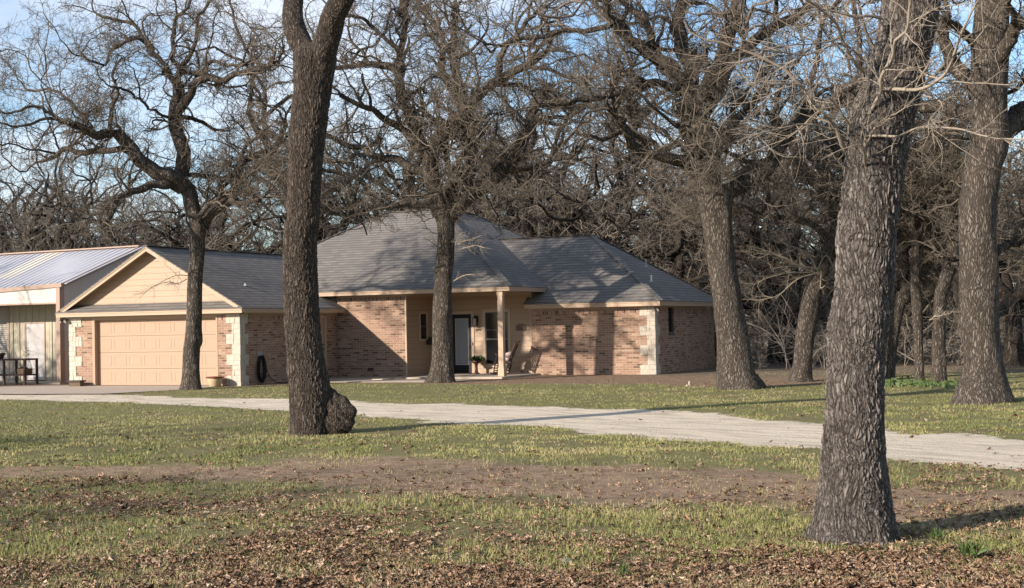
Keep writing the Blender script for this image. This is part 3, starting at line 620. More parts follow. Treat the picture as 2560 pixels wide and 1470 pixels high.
# porch post
s = MB(); px0, px1, py0, py1 = 13.24, 13.42, 5.52, 5.70
s.box((px0, py0, 0.0), (px1, py1, ZM)); s.box((px0-0.02, py0-0.02, 0.0), (px1+0.02, py1+0.02, 0.30)); s.box((px0-0.025, py0-0.025, ZM-0.12), (px1+0.025, py1+0.025, ZM+0.005)); s.box((px0-0.012, py0-0.012, ZM-0.17), (px1+0.012, py1+0.012, ZM-0.12)); s.box((px0-0.012, py0-0.012, 1.96), (px1+0.012, py1+0.012, 2.0))
s.build('porch_post', 'tan_trim', HS, 'square cream post carrying the porch roof', bevel=0.004)
# vents
for P_, hgt, nm in (((17.03, 9.72, 3.60), 0.30, 'a'), ((17.50, 8.90, 3.05), 0.26, 'b'), ((5.8, 1.83, 3.13), 0.12, 'c')):
    s = MB(); s.tube([P_, (P_[0], P_[1], P_[2]+hgt)], 0.032, 10); s.tube([(P_[0], P_[1], P_[2]+0.03), (P_[0], P_[1], P_[2]+0.09)], [0.07, 0.035], 10); s.build('vent_pipe', 'vent_metal', HS)
s = MB(); s.box((8.05, YM-0.03, 0.20), (8.25, YM-0.001, 0.26)); s.poly((8.04, YM-0.06, 0.20), (8.26, YM-0.06, 0.20), (8.26, YM-0.002, 0.30), (8.04, YM-0.002, 0.30)); s.build('wall_vent', 'rust_steel', HS)
# lantern
L = MB(); lx, lz = 11.19, 1.70; ly = YP-0.13
L.box((lx-0.065, YP-0.02, lz+0.10), (lx+0.065, YP-0.003, lz+0.34)); L.bar((lx, YP-0.02, lz+0.30), (lx, ly, lz+0.36), 0.02); L.box((lx-0.07, ly-0.06, lz+0.26), (lx+0.07, ly+0.06, lz+0.29))
L.tube([(lx, ly, lz+0.29), (lx, ly, lz+0.36)], [0.07, 0.015], 8); L.box((lx-0.06, ly-0.06, lz), (lx+0.06, ly+0.06, lz+0.02))
for a in (-1, 1):
    for c in (-1, 1): L.bar((lx+a*0.06, ly+c*0.055, lz), (lx+a*0.06, ly+c*0.055, lz+0.27), 0.014)
lo = L.build('wall_lantern', 'dark_iron', HS, 'black lantern beside the front door'); q = MB(); q.box((lx-0.045, ly-0.042, lz+0.02), (lx+0.045, ly+0.042, lz+0.25)); q.build('lamp_glass', 'lamp_glass', lo)
# flood lights under the eaves
def flood(c, ax, lab):
    f = MB(); c = Vector(c); ax = Vector(ax); f.tube([c+Vector((0, 0, 0.0)), c-Vector((0, 0, 0.05))], 0.05, 12); heads = []
    for sg in (-1, 1):
        p = c+ax*(0.09*sg)-Vector((0, 0, 0.10)); f.bar(c-Vector((0, 0, 0.04)), p, 0.02); f.tube([p+Vector((0, 0.05, 0.03)), p+Vector((0, -0.03, -0.02)), p+Vector((0, -0.08, -0.05))], [0.03, 0.055, 0.06], 12); heads.append(p+Vector((0, -0.085, -0.053)))
    o = f.build('flood_light', 'bronze', HS, lab)
    for h_ in heads: q = MB(); q.tube([h_, h_+Vector((0, -0.006, -0.004))], 0.05, 12); q.build('lens', 'lamp_glass', o)
flood((-0.12, -0.12, ZE+0.005), (1, 0.2, 0), 'twin flood light under the left garage eave'); flood((XR+0.12, YP-0.22, ZE+0.005), (0.6, 0.5, 0), 'flood light under the right corner eave')

# ------------------------------------------------------------------ things on and around the porch
# house plaque (raised illegible relief) and the script wire ornament
s = MB(); zc = 1.49
out = [(-0.20, 0), (0.20, 0), (0.20, 0.17), (0.165, 0.215), (0.125, 0.205), (0.075, 0.25), (0.03, 0.235), (0, 0.25), (-0.03, 0.235), (-0.075, 0.25), (-0.125, 0.205), (-0.165, 0.215), (-0.20, 0.17)]
fr_ = [(12.915+x, YP-0.022, zc+z) for x, z in out]; bk_ = [(12.915+x, YP-0.004, zc+z) for x, z in out]; i0 = 0
s.poly(*fr_); s.poly(*bk_[::-1])
for i in range(len(out)): j = (i+1) % len(out); s.poly(fr_[i], bk_[i], bk_[j], fr_[j])
pq = s.build('wall_plaque', 'bronze'); tag(pq, 'dark scroll topped plaque on the siding right of the porch window', 'plaque')
r = random.Random(2); s = MB()
for k in range(5): x = 12.78+k*0.068; s.box((x, YP-0.028, zc+0.04), (x+0.022, YP-0.0225, zc+0.13)); s.box((x+0.022, YP-0.0275, zc+0.04+0.07*r.random()), (x+0.042, YP-0.0225, zc+0.06+0.07*r.random()))
s.box((12.735, YP-0.027, zc+0.012), (13.095, YP-0.0225, zc+0.022)); rl = s.build('relief', 'rust_steel', pq)
s = MB(); pts = [(11.15+t_*0.24, YP-0.02, 1.545+0.045*math.sin(t_*16)*(1-t_*0.5)+0.03*t_) for t_ in [i/30 for i in range(31)]]
s.tube(pts, 0.007, 6); s.tube([(11.14, YP-0.02, 1.50), (11.25, YP-0.02, 1.57), (11.41, YP-0.02, 1.585)], 0.006, 6); o = s.build('wire_ornament', 'bronze'); tag(o, 'curly dark wire ornament on the siding under the lantern', 'ornament')
# planter box at the side window
PLB = thing('window_planter', 'small dark planter hooked on the narrow porch side window', 'planter', (XM+0.1, 7.5, 1.2))
s = MB(); s.box((XM+0.032, 7.36, 1.06), (XM+0.17, 7.74, 1.24)); s.build('box', 'dark_iron', PLB)
def leaf_tuft(name, c, n, size, spread, mat, parent, seed, up=0.6, w=0.25):
    r = np.random.RandomState(seed); V = []; Fc = []
    for i in range(n):
        a = r.rand()*6.283; d = np.array([math.cos(a)*spread*r.rand(), math.sin(a)*spread*r.rand(), up*(0.3+r.rand())]); d = d/np.linalg.norm(d)
        b0 = np.array(c)+np.array([r.randn(), r.randn(), 0])*spread*0.25*size; L_ = size*(0.6+0.6*r.rand()); sd = np.cross(d, r.randn(3)); sd = sd/np.linalg.norm(sd)*L_*w*0.5
        k = len(V); V += [b0, b0+d*L_*0.5+sd, b0+d*L_-np.array([0, 0, L_*0.2]), b0+d*L_*0.5-sd]; Fc.append((k, k+1, k+2, k+3))
    me = np_mesh(name, V, Fc); return link(name, me, mat, parent)
leaf_tuft('plant', (XM+0.10, 7.55, 1.22), 60, 0.16, 1.0, 'plant_leaf', PLB, 3)
# plant on a pedestal next to the door
PS = thing('pedestal_planter', 'dark leafy plant on a brown pedestal between the front door and window', 'planter', (11.35, 7.75, 0.0))
s = MB(); s.lathe((11.35, 7.75, 0.0), [(0.12, 0), (0.12, 0.03), (0.06, 0.06), (0.05, 0.30), (0.07, 0.36), (0.15, 0.40), (0.17, 0.47), (0.15, 0.475)], 18); s.build('pedestal', 'dark_wood', PS, smooth=True)
s = MB(); s.lathe((11.35, 7.75, 0.474), [(0.14, 0), (0.02, 0.02)], 14); s.build('soil', 'soil', PS)
leaf_tuft('plant', (11.35, 7.75, 0.46), 160, 0.26, 1.1, 'plant_leaf', PS, 5, 0.7, 0.3)
# rocking chair: faces -X, leans back to +X
def rocking_chair(ox, oy, ang):
    root = thing('rocking_chair', 'dark slatted rocking chair with a pink cushion behind the porch post', 'rocking chair', (ox, oy, 0))
    ca, sa = math.cos(ang), math.sin(ang)
    def T(x, y, z): return (ox+x*ca-y*sa, oy+x*sa+y*ca, z)
    wd_ = 0.54
    for sy in (-1, 1):
        y = sy*wd_/2; m_ = MB(); pts = [T(-0.48+0.11*i, y, 0.03+0.0) for i in range(10)]
        pts = [T(x, y, 0.018+0.20*(x-0.02)**2+0.002) for x in [-0.46+0.105*i for i in range(11)]]
        for a, b_ in zip(pts[:-1], pts[1:]): m_.bar(a, b_, 0.035, 0.045)
        m_.build('rocker', 'dark_wood', root)
        for (x0, z0, x1, z1, nm) in ((-0.33, 0.05, -0.20, 0.68, 'leg'), (0.10, 0.04, 0.20, 0.42, 'leg')):
            m_ = MB(); m_.tube([T(x0, y, z0), T((x0+x1)/2, y, (z0+z1)/2), T(x1, y, z1)], [0.02, 0.024, 0.018], 8); m_.build(nm, 'dark_wood', root)
        m_ = MB(); m_.bar(T(-0.26, y, 0.69), T(0.34, y, 0.66), 0.065, 0.025); m_.lathe(T(-0.24, y, 0.70), [(0.02, 0), (0.032, 0.015), (0.028, 0.04), (0.01, 0.05)], 10); m_.build('armrest', 'dark_wood', root)
        m_ = MB(); m_.tube([T(0.14, y*0.96, 0.36), T(0.30, y*0.96, 0.72), T(0.50, y*0.96, 1.14)], [0.022, 0.022, 0.020], 8); m_.build('back_post', 'dark_wood', root)
    m_ = MB()
    for z, f_ in ((0.14, 0), (0.22, 0), (0.31, 0)):
        m_.bar(T(-0.33+z*0.2, -wd_/2, z), T(-0.33+z*0.2, wd_/2, z), 0.022); m_.bar(T(0.08+z*0.25, -wd_/2, z), T(0.08+z*0.25, wd_/2, z), 0.022)
        for sy in (-1, 1): m_.bar(T(-0.33+z*0.2, sy*wd_/2, z), T(0.09+z*0.2, sy*wd_/2, z-0.03), 0.022)
    m_.build('stretcher', 'dark_wood', root)
    m_ = MB()
    for i in range(8): m_.bar(T(-0.29+i*0.062, -wd_/2, 0.41-0.006*i), T(-0.29+i*0.062, wd_/2, 0.41-0.006*i), 0.05, 0.022)
    m_.build('seat', 'dark_wood', root)
    m_ = MB(); m_.bar(T(0.485, -wd_/2, 1.11), T(0.485, wd_/2, 1.11), 0.03, 0.10, up=(0, 0, 1)); m_.bar(T(0.20, -wd_/2, 0.48), T(0.20, wd_/2, 0.48), 0.03, 0.05)
    for i in range(7):
        y = -wd_/2+0.07+i*(wd_-0.14)/6; m_.bar(T(0.20, y, 0.48), T(0.475, y, 1.08), 0.034, 0.014)
    m_.build('backrest', 'dark_wood', root)
    m_ = MB(); m_.tube([T(0.03, 0, 0.45), T(0.05, 0, 0.52), T(0.17, 0, 0.66), T(0.25, 0, 0.76)], [0.08, 0.14, 0.13, 0.05], 10); m_.build('cushion', 'cushion', root, smooth=True)
rocking_chair(12.62, 7.35, math.radians(12))
# planter pot beside the garage door and the low dark pot on the left
PT = thing('flower_pot', 'pale bell shaped flower pot with a red rim right of the garage door', 'flower pot', (6.15, -0.42, -0.06))
s = MB(); s.lathe((6.15, -0.42, -0.055), [(0.15, 0), (0.18, 0.02), (0.235, 0.22), (0.25, 0.27)], 24); s.build('pot', 'terracotta', PT, smooth=True)
s = MB(); s.lathe((6.15, -0.42, 0.21), [(0.25, 0), (0.29, 0.01), (0.295, 0.035), (0.27, 0.045), (0.24, 0.03)], 24); s.build('rim', 'pot_rim', PT)
leaf_tuft('dry_stems', (6.15, -0.42, 0.24), 14, 0.10, 1.0, 'dead_leaf', PT, 9, 0.4, 0.15)
PT2 = thing('low_trough', 'low dark trough on the ground at the left stone pier', 'trough', (0.62, -0.35, -0.06))
s = MB(); s.box((0.33, -0.45, -0.055), (0.80, -0.24, 0.10)); s.build('trough', 'old_box', PT2, bevel=0.01); s = MB(); s.box((0.29, -0.49, 0.10), (0.84, -0.20, 0.15)); s.build('rim', 'dark_iron', PT2)
# hose on the garage side wall
HO = thing('garden_hose', 'black garden hose looped on a hanger against the garage side wall', 'hose', (XG+0.08, 1.05, 0))
r = random.Random(5)
s = MB()
for k in range(9):
    pts = []; wd2 = 0.20+r.uniform(-0.04, 0.07); zt_ = 0.90-r.uniform(0, 0.05); zb = 0.02+r.uniform(-0.02, 0.10); xo = XG+0.05+0.013*k
    for i in range(33):
        a = 2*math.pi*i/32; yy = 1.02+wd2*math.sin(a)*(0.62+0.38*(0.5-0.5*math.cos(a)))+r.uniform(-.006, .006); zz = (zt_+zb)/2+(zt_-zb)/2*math.cos(a); pts.append((xo, yy, zz))
    s.tube(pts, 0.014, 7, cap=False)
s.build('coil', 'rubber', HO)
s = MB(); s.tube([(XG+0.12, 1.24, 0.55), (XG+0.13, 1.30, 0.35), (XG+0.14, 1.45, 0.15), (XG+0.16, 1.75, -0.02), (XG+0.3, 2.1, -0.05), (XG+0.6, 2.2, -0.05)], 0.013, 7); s.build('hose_end', 'rubber', HO)
s = MB(); s.box((XG+0.002, 0.92, 0.86), (XG+0.05, 1.14, 1.0)); s.tube([(XG+0.02, 0.93, 0.93), (XG+0.16, 0.93, 0.90), (XG+0.18, 0.93, 0.96)], 0.012, 6); s.tube([(XG+0.02, 1.12, 0.93), (XG+0.16, 1.12, 0.90), (XG+0.18, 1.12, 0.96)], 0.012, 6); s.build('hanger', 'vent_metal', HO)

# ------------------------------------------------------------------ the metal barn on the left
BN = thing('metal_barn', 'cream metal barn with a galvanised ribbed roof left of the garage', 'barn', (-6, 5, 0))
BX = -1.85; BY = 1.62
er = gx(153, 709, BX); el = gy(-260, 747, er[1]); rr = gx(347, 617, BX); rl_ = gy(-260, 637, rr[1])
el[0] = min(el[0], -14); el = np.array([-14.0, er[1], gy(0, 732, er[1])[2]-0.25]); rl_ = np.array([-14.0, rr[1], rr[2]-0.10])
rib_dir = None
m = MB(); 
def lerp(a, b_, t_): return np.asarray(a)*(1-t_)+np.asarray(b_)*t_
# skylight panels occupy a strip of the roof: positions along the eave measured in metres from the right end
LE = er[0]-el[0]
def roof_strip(t0, t1, a=0, b_=1): return [lerp(lerp(er, el, t0), lerp(rr, rl_, t0), a), lerp(lerp(er, el, t0), lerp(rr, rl_, t0), b_), lerp(lerp(er, el, t1), lerp(rr, rl_, t1), b_), lerp(lerp(er, el, t1), lerp(rr, rl_, t1), a)]
ts = gx(150, 622, 0)
xs_ = gy(165, 625, rr[1])[0]; tS = (er[0]-xs_)/LE
dS = 0.95/LE
m.poly(*roof_strip(-0.02, tS)); m.poly(*roof_strip(tS+dS, 1)); m.poly(*roof_strip(tS, tS+dS, 0, 0.30))
bro = m.build('roof', 'roof_metal', BN, solid=0.03)
m = MB(); m.poly(*roof_strip(tS, tS+dS, 0.301, 1)); m.build('skylight_panel', 'skylight_metal', BN, solid=0.028)
# real ribs on the roof
m = MB(); nr_ = int(LE/0.305)
for i in range(nr_+1):
    t_ = (i*0.305)/LE; a = lerp(er, el, t_); c = lerp(rr, rl_, t_); m.bar(a+np.array([0, 0, 0.008]), c+np.array([0, 0, 0.008]), 0.055, 0.035)
m.build('roof_rib', 'roof_metal', BN); BN.children[-1]['kind'] = 'stuff'
back = rr+np.array([0, 4.2, -1.5]); backl = rl_+np.array([0, 4.2, -1.5])
m = MB(); m.poly(rr+np.array([0.1, 0, 0]), back+np.array([0.1, 0, 0]), backl, rl_); m.build('roof', 'roof_metal', BN, 'rear roof slope', solid=0.03)
m = MB(); m.bar(rr+np.array([0.1, 0, 0.03]), rl_+np.array([0, 0, 0.03]), 0.30, 0.05); m.bar(er+np.array([0.10, -0.06, -0.05]), el+np.array([0, -0.06, -0.05]), 0.12, 0.14); m.bar(er+np.array([0.08, -0.02, -0.05]), rr+np.array([0.08, 0, -0.05]), 0.05, 0.15)
m.build('gutter_trim', 'barn_trim', BN)
zc_ = gx(153, 757, BX)[2]     # canopy bottom
m = MB(); m.poly((el[0], BY+0.02, zc_), (BX-0.0, BY+0.02, zc_), (BX, BY+0.02, er[2]-0.10), (el[0], BY+0.02, el[2]-0.10)); m.build('canopy_panel', 'grey_panel', BN)
m = MB(); m.poly((BX, BY, -0.05), (BX, rr[1], -0.05), (BX, rr[1], rr[2]-0.06), (BX, BY, er[2]-0.08)); m.poly((BX, rr[1], -0.05), (BX, back[1], -0.05), (BX, back[1], back[2]), (BX, rr[1], rr[2]-0.06)); m.build('wall', 'grey_panel', BN, 'grey gable end wall of the barn')
m = MB(); m.box((BX-0.16, BY-0.012, -0.05), (BX+0.012, BY+0.22, er[2]-0.09)); m.box((el[0], BY-0.005, zc_-0.035), (BX-0.16, BY+0.03, zc_+0.02)); m.build('corner_post', 'barn_trim', BN)
RW = BY+1.4   # recessed front wall
m = MB(); dp = gy(65, 809, RW); dq = gy(112.5, 951, RW); sx = gy(23, 880, RW)[0]
dx0, dx1, dz0, dz1 = dp[0], dq[0], 0.03, dp[2]
wall_y(m, sx, dx0-0.04, RW, 0, zc_+0.3); wall_y(m, dx1+0.04, BX-0.01, RW, 0, zc_+0.3); wall_y(m, dx0-0.04, dx1+0.04, RW, dz1+0.04, zc_+0.3)
m.build('wall', 'cream_panel', BN, 'cream ribbed wall recessed under the canopy')
m = MB()
xx = sx+0.2
while xx < BX-0.1:
    if not (dx0-0.1 < xx < dx1+0.1): m.box((xx-0.02, RW-0.03, 0), (xx+0.02, RW-0.001, zc_+0.3))
    else: m.box((xx-0.02, RW-0.03, dz1+0.06), (xx+0.02, RW-0.001, zc_+0.3))
    xx += 0.305
m.build('wall_rib', 'cream_panel', BN)
m = MB(); wall_y(m, el[0], sx-0.001, RW+0.1, 0.0, zc_+0.1); m.build('roll_up_door', 'roll_door', BN, 'horizontal slatted roll up door')
m = MB(); m.box((dx0-0.045, RW-0.025, 0), (dx0, RW+0.02, dz1+0.045)); m.box((dx1, RW-0.025, 0), (dx1+0.045, RW+0.02, dz1+0.045)); m.box((dx0, RW-0.025, dz1), (dx1, RW+0.02, dz1+0.045)); m.box((sx-0.08, RW-0.02, 0), (sx+0.03, RW+0.02, zc_+0.2)); m.build('door_frame', 'barn_trim', BN)
m = MB(); m.box((dx0, RW, dz0), (dx1, RW+0.04, dz1)); bd = m.build('door', 'grey_door', BN, 'plain pale grey barn door')
for z, nm in ((0.96, 'handle'), (1.10, 'lock')): m = MB(); m.lathe((dx0+0.07, RW-0.05, z), [(0.015, 0), (0.032, 0.012), (0.03, 0.035), (0.012, 0.05)], 10); m.build(nm, 'brass', bd)
for (a, b_, c_, d_) in ((0.18, 0.42, 0.40, 0.44), (0.20, 0.20, 0.26, 0.225), (0.30, 0.20, 0.38, 0.22)): m = MB(); m.box((dx0+a, RW-0.004, b_), (dx0+c_, RW-0.001, d_)); m.build('scuff', 'dark_iron', bd)
m = MB(); m.poly((el[0], BY+0.03, zc_), (el[0], RW, zc_), (BX, RW, zc_), (BX, BY+0.03, zc_)); m.build('canopy_ceiling', 'grey_panel', BN)
m = MB(); m.box((el[0], BY-0.15, -0.3), (BX+0.1, RW+0.1, -0.005)); m.build('slab', 'concrete', BN)
# steel rack in front of the barn
rk = thing('steel_rack', 'dark steel two shelf rack in front of the barn door', 'rack', (-7, 0.6, 0))
ry = 0.75
a0 = gy(63, 901, ry); zt_ = a0[2]; xr_ = a0[0]; xl_ = xr_-1.62; zs_ = gy(60, 936, ry)[2]
for x in (xr_, xr_-0.93*1.0, xl_-0.9): 
    for y in (ry, ry+0.6): m = MB(); m.box((x-0.065, y-0.035, -0.06), (x, y+0.035, zt_)); m.build('leg', 'rust_steel', rk)
m = MB(); m.box((xl_-1.0, ry-0.03, zt_), (xr_+0.01, ry+0.63, zt_+0.06)); m.build('top_shelf', 'rust_steel', rk)
m = MB(); m.box((xl_-1.0, ry-0.02, zs_-0.05), (xr_-0.04, ry+0.6, zs_)); m.build('lower_shelf', 'rust_steel', rk)
bx = thing('wooden_crate', 'weathered brown crate on the lower shelf of the steel rack', 'crate', (xr_-0.3, ry+0.3, zs_))
m = MB(); m.box((xr_-0.42, ry+0.05, zs_+0.002), (xr_-0.10, ry+0.45, zs_+0.20)); m.build('box', 'old_box', bx, bevel=0.01)
m = MB(); m.tube([(xr_-0.40, ry+0.06, zs_+0.20), (xr_-0.30, ry+0.2, zs_+0.235), (xr_-0.15, ry+0.3, zs_+0.21)], [0.02, 0.035, 0.02], 8); m.build('rag', 'dark_iron', bx)
m = MB(); m.box((xr_-0.80, ry+0.05, zs_+0.002), (xr_-0.46, ry+0.40, zs_+0.09), 0.012, rng); o = m.build('dark_bundle', 'dark_iron'); tag(o, 'flat dark bundle lying left of the crate on the rack', 'bundle')
m = MB(); m.lathe((xr_-0.88, ry+0.15, zs_+0.002), [(0.03, 0), (0.045, 0.03), (0.03, 0.07), (0.01, 0.08)], 12); o = m.build('white_jar', 'white_paint'); tag(o, 'small bright white jar on the lower rack shelf', 'jar')
pp = gy(3, 888, ry+0.2); PB = thing('potted_plant', 'small dark potted plant on top of the steel rack', 'potted plant', (pp[0], ry+0.2, zt_+0.062))
m = MB(); m.lathe((pp[0], ry+0.2, zt_+0.062), [(0.07, 0), (0.11, 0.12), (0.12, 0.16)], 14); m.build('pot', 'dark_iron', PB); leaf_tuft('plant', (pp[0], ry+0.2, zt_+0.2), 60, 0.15, 1.3, 'plant_leaf', PB, 12)
jl = gy(36, 950, RW-0.15)
m = MB(); m.box((jl[0]-0.08, RW-0.25, 0.0), (jl[0]+0.05, RW-0.1, 0.13)); o = m.build('grey_tub', 'vent_metal', bevel=0.01) if False else m.build('grey_tub', 'vent_metal'); tag(o, 'small grey tub on the barn slab behind the rack', 'tub')
# small pale stones on the lawn, grey rock in the leaves
st = gz(1724, 966); m = MB(); rr2 = random.Random(4)
def stone(mb, c, r0, sc, seed):
    q = random.Random(seed); n = 8; prof = [(0.5, 0), (0.95, 0.25), (1.0, 0.5), (0.7, 0.85), (0.2, 1.0)]
    base = len(mb.v)
    for r_, z in prof:
        for k in range(n):
            a = 2*math.pi*k/n; f_ = r_*r0*q.uniform(0.8, 1.15); mb.v.append((c[0]+f_*math.cos(a)*sc[0], c[1]+f_*math.sin(a)*sc[1], c[2]+z*r0*sc[2]))
    for i in range(len(prof)-1):
        for k in range(n): a = base+i*n+k; b_ = base+i*n+(k+1) % n; mb.f.append((a, b_, b_+n, a+n))
    mb.f.append(tuple(base+(len(prof)-1)*n+k for k in range(n)))
stone(m, (st[0], st[1], -0.07), 0.045, (1, 1, 3.6), 1); o = m.build('standing_stone', 'pale_stone'); tag(o, 'small pale upright stone at the edge of the lawn', 'stone')
m = MB(); stone(m, (st[0]-0.05, st[1]-0.08, -0.07), 0.035, (1, 1, 2.0), 2); o = m.build('lawn_stone', 'pale_stone'); tag(o, 'low pale stone leaning against the upright lawn stone', 'stone')
rk_ = gz(1418, 1408); m = MB(); stone(m, (rk_[0], rk_[1], gh(rk_[0], rk_[1])-0.01), 0.05, (1.2, 1.0, 0.9), 5); o = m.build('grey_rock', 'grey_stone'); tag(o, 'dull grey rock half sunk in the fallen leaves', 'rock')

# ------------------------------------------------------------------ trees
def nrm(v): return v/np.maximum(np.linalg.norm(v, axis=-1, keepdims=True), 1e-9)
def grow(S, D, L, R, K, wob, up, tip, rs, down=0.0):
    """all branches of one level at once; returns points (N,K+1,3) and radii (N,K+1)"""
    N = len(S); P = np.zeros((N, K+1, 3)); P[:, 0] = S; d = nrm(D); step = (L/K)[:, None]; bend = rs.randn(N, 3)*wob*0.5
    for k in range(K):
        d = nrm(d+rs.randn(N, 3)*wob+bend+np.array([0, 0, up])); P[:, k+1] = P[:, k]+d*step
    t = np.linspace(0, 1, K+1)[None]; RR = R[:, None]*(1-t*(1-tip)); return P, RR
def spawn(P, R, m, t0, ang, lr, rr, rs, jit=0.35, tipchild=True):
    N, K1, _ = P.shape; t = rs.rand(N, m)*(1-t0)+t0
    if tipchild: t[:, 0] = 1.0
    f = t*(K1-1); i = np.minimum(f.astype(int), K1-2); fr = (f-i)[..., None]; n = np.arange(N)[:, None]
    a, b = P[n, i], P[n, i+1]; S = a*(1-fr)+b*fr; T = nrm(b-a)
    q = nrm(np.cross(T, rs.randn(N, m, 3))); A = (ang+rs.randn(N, m)*jit)[..., None]
    if tipchild: A[:, 0] *= 0.35
    D = T*np.cos(A)+q*np.sin(A); L = np.linalg.norm(np.diff(P, axis=1), axis=2).sum(1)[:, None]*lr*(0.6+0.7*rs.rand(N, m))
    Rr = R[n, i]*(1-fr[..., 0])+R[n, i+1]*fr[..., 0]
    return S.reshape(-1, 3), D.reshape(-1, 3), L.ravel(), np.minimum(Rr*rr, 1.0).ravel()
class Tubes:
    def __init__(s): s.V = []; s.F = []; s.n = 0
    def add(s, P, R, n):
        N, K1, _ = P.shape; T = np.empty_like(P); T[:, 1:-1] = P[:, 2:]-P[:, :-2]; T[:, 0] = P[:, 1]-P[:, 0]; T[:, -1] = P[:, -1]-P[:, -2]; T = nrm(T)
        ref = np.where(np.abs(T[:, :1, 2:3]) < 0.9, np.array([0, 0, 1.0]), np.array([1.0, 0, 0])); ref = np.broadcast_to(ref, T.shape)
        a = nrm(np.cross(T, ref)); b = np.cross(T, a); th = np.arange(n)*2*np.pi/n
        V = P[:, :, None]+(a[:, :, None]*np.cos(th)[None, None, :, None]+b[:, :, None]*np.sin(th)[None, None, :, None])*R[:, :, None, None]
        s.V.append(V.reshape(-1, 3).astype(np.float32))
        i = np.arange(N*K1).reshape(N, K1)[:, :-1, None]*n; k = np.arange(n)[None, None]; k2 = (k+1) % n
        F = np.stack([i+k, i+k2, i+n+k2, i+n+k], -1).reshape(-1, 4)+s.n
        s.F.append(F.astype(np.int32)); s.n += N*K1*n
    def mesh(s, name, smooth=True): return np_mesh(name, np.concatenate(s.V), np.concatenate(s.F), smooth)
def resample(pts, rad, K):
    pts = np.asarray(pts, float); rad = np.asarray(rad, float); m = len(pts)
    # Catmull-Rom through the given joints
    E = np.vstack([2*pts[0]-pts[1], pts, 2*pts[-1]-pts[-2]]); Rr = np.concatenate([[rad[0]], rad, [rad[-1]]])
    seg = np.linalg.norm(np.diff(pts, axis=0), axis=1); cum = np.concatenate([[0], np.cumsum(seg)]); u = np.linspace(0, cum[-1], K+1)
    i = np.clip(np.searchsorted(cum, u, 'right')-1, 0, m-2); t = ((u-cum[i])/np.maximum(seg[i], 1e-9))[:, None]
    p0, p1, p2, p3 = E[i], E[i+1], E[i+2], E[i+3]
    P = 0.5*((2*p1)+(-p0+p2)*t+(2*p0-5*p1+4*p2-p3)*t**2+(-p0+3*p1-3*p2+p3)*t**3)
    t1 = t[:, 0]; R_ = Rr[i+1]*(1-t1)+Rr[i+2]*t1
    return P, R_
def sway(P, amp, rs):
    K = len(P); t = np.linspace(0, 1, K); o = np.zeros((K, 3))
    for f in (1.5, 3.1, 5.7, 8.3): o += np.sin(t[:, None]*f*6.28+rs.rand(3)*6.28)*amp/f*rs.uniform(0.6, 1.2, 3)
    o -= o[0]; return P+o*np.minimum(t*4, 1)[:, None]
def trunk_mesh(name, P, R, n, rs, lump=0.05, flare=0.35, ridges=5, knots=()):
    """one detailed tube with lumps and a buttressed foot"""
    K = len(P); T = np.gradient(P, axis=0); T = nrm(T); a = nrm(np.cross(T, np.array([0.3, 1, 0.0]))); b = np.cross(T, a); th = np.arange(n)*2*np.pi/n
    s_ = np.concatenate([[0], np.cumsum(np.linalg.norm(np.diff(P, axis=0), axis=1))])
    ph = rs.rand(8)*6.28; G = np.zeros((K, n))
    for j in range(6):
        w = j+1; G += np.sin(w*th[None]+ph[j]+s_[:, None]*(0.5+0.7*j)*(1 if j % 2 else -1))*lump/(0.7+0.5*j)
    near = np.exp(-np.maximum(s_-0.12, 0)/0.30)[:, None]
    G += near*flare*(0.35+0.65*np.maximum(0, np.sin(ridges*th[None]+ph[6])))*0.5
    rr = R[:, None]*(1+G)
    V = P[:, None]+(a[:, None]*np.cos(th)[None, :, None]+b[:, None]*np.sin(th)[None, :, None])*rr[..., None]
    for (c, rad, amt) in knots:
        dv = V-np.asarray(c); d2 = (dv**2).sum(-1); w = np.exp(-d2/(2*rad*rad))[..., None]; out = nrm(V-P[:, None]); V = V+out*w*amt
    i = np.arange(K-1)[:, None]*n; k = np.arange(n)[None]; F = np.stack([i+k, i+(k+1) % n, i+n+(k+1) % n, i+n+k], -1).reshape(-1, 4)
    return V.reshape(-1, 3), F
SCAT = np.random.RandomState(99)
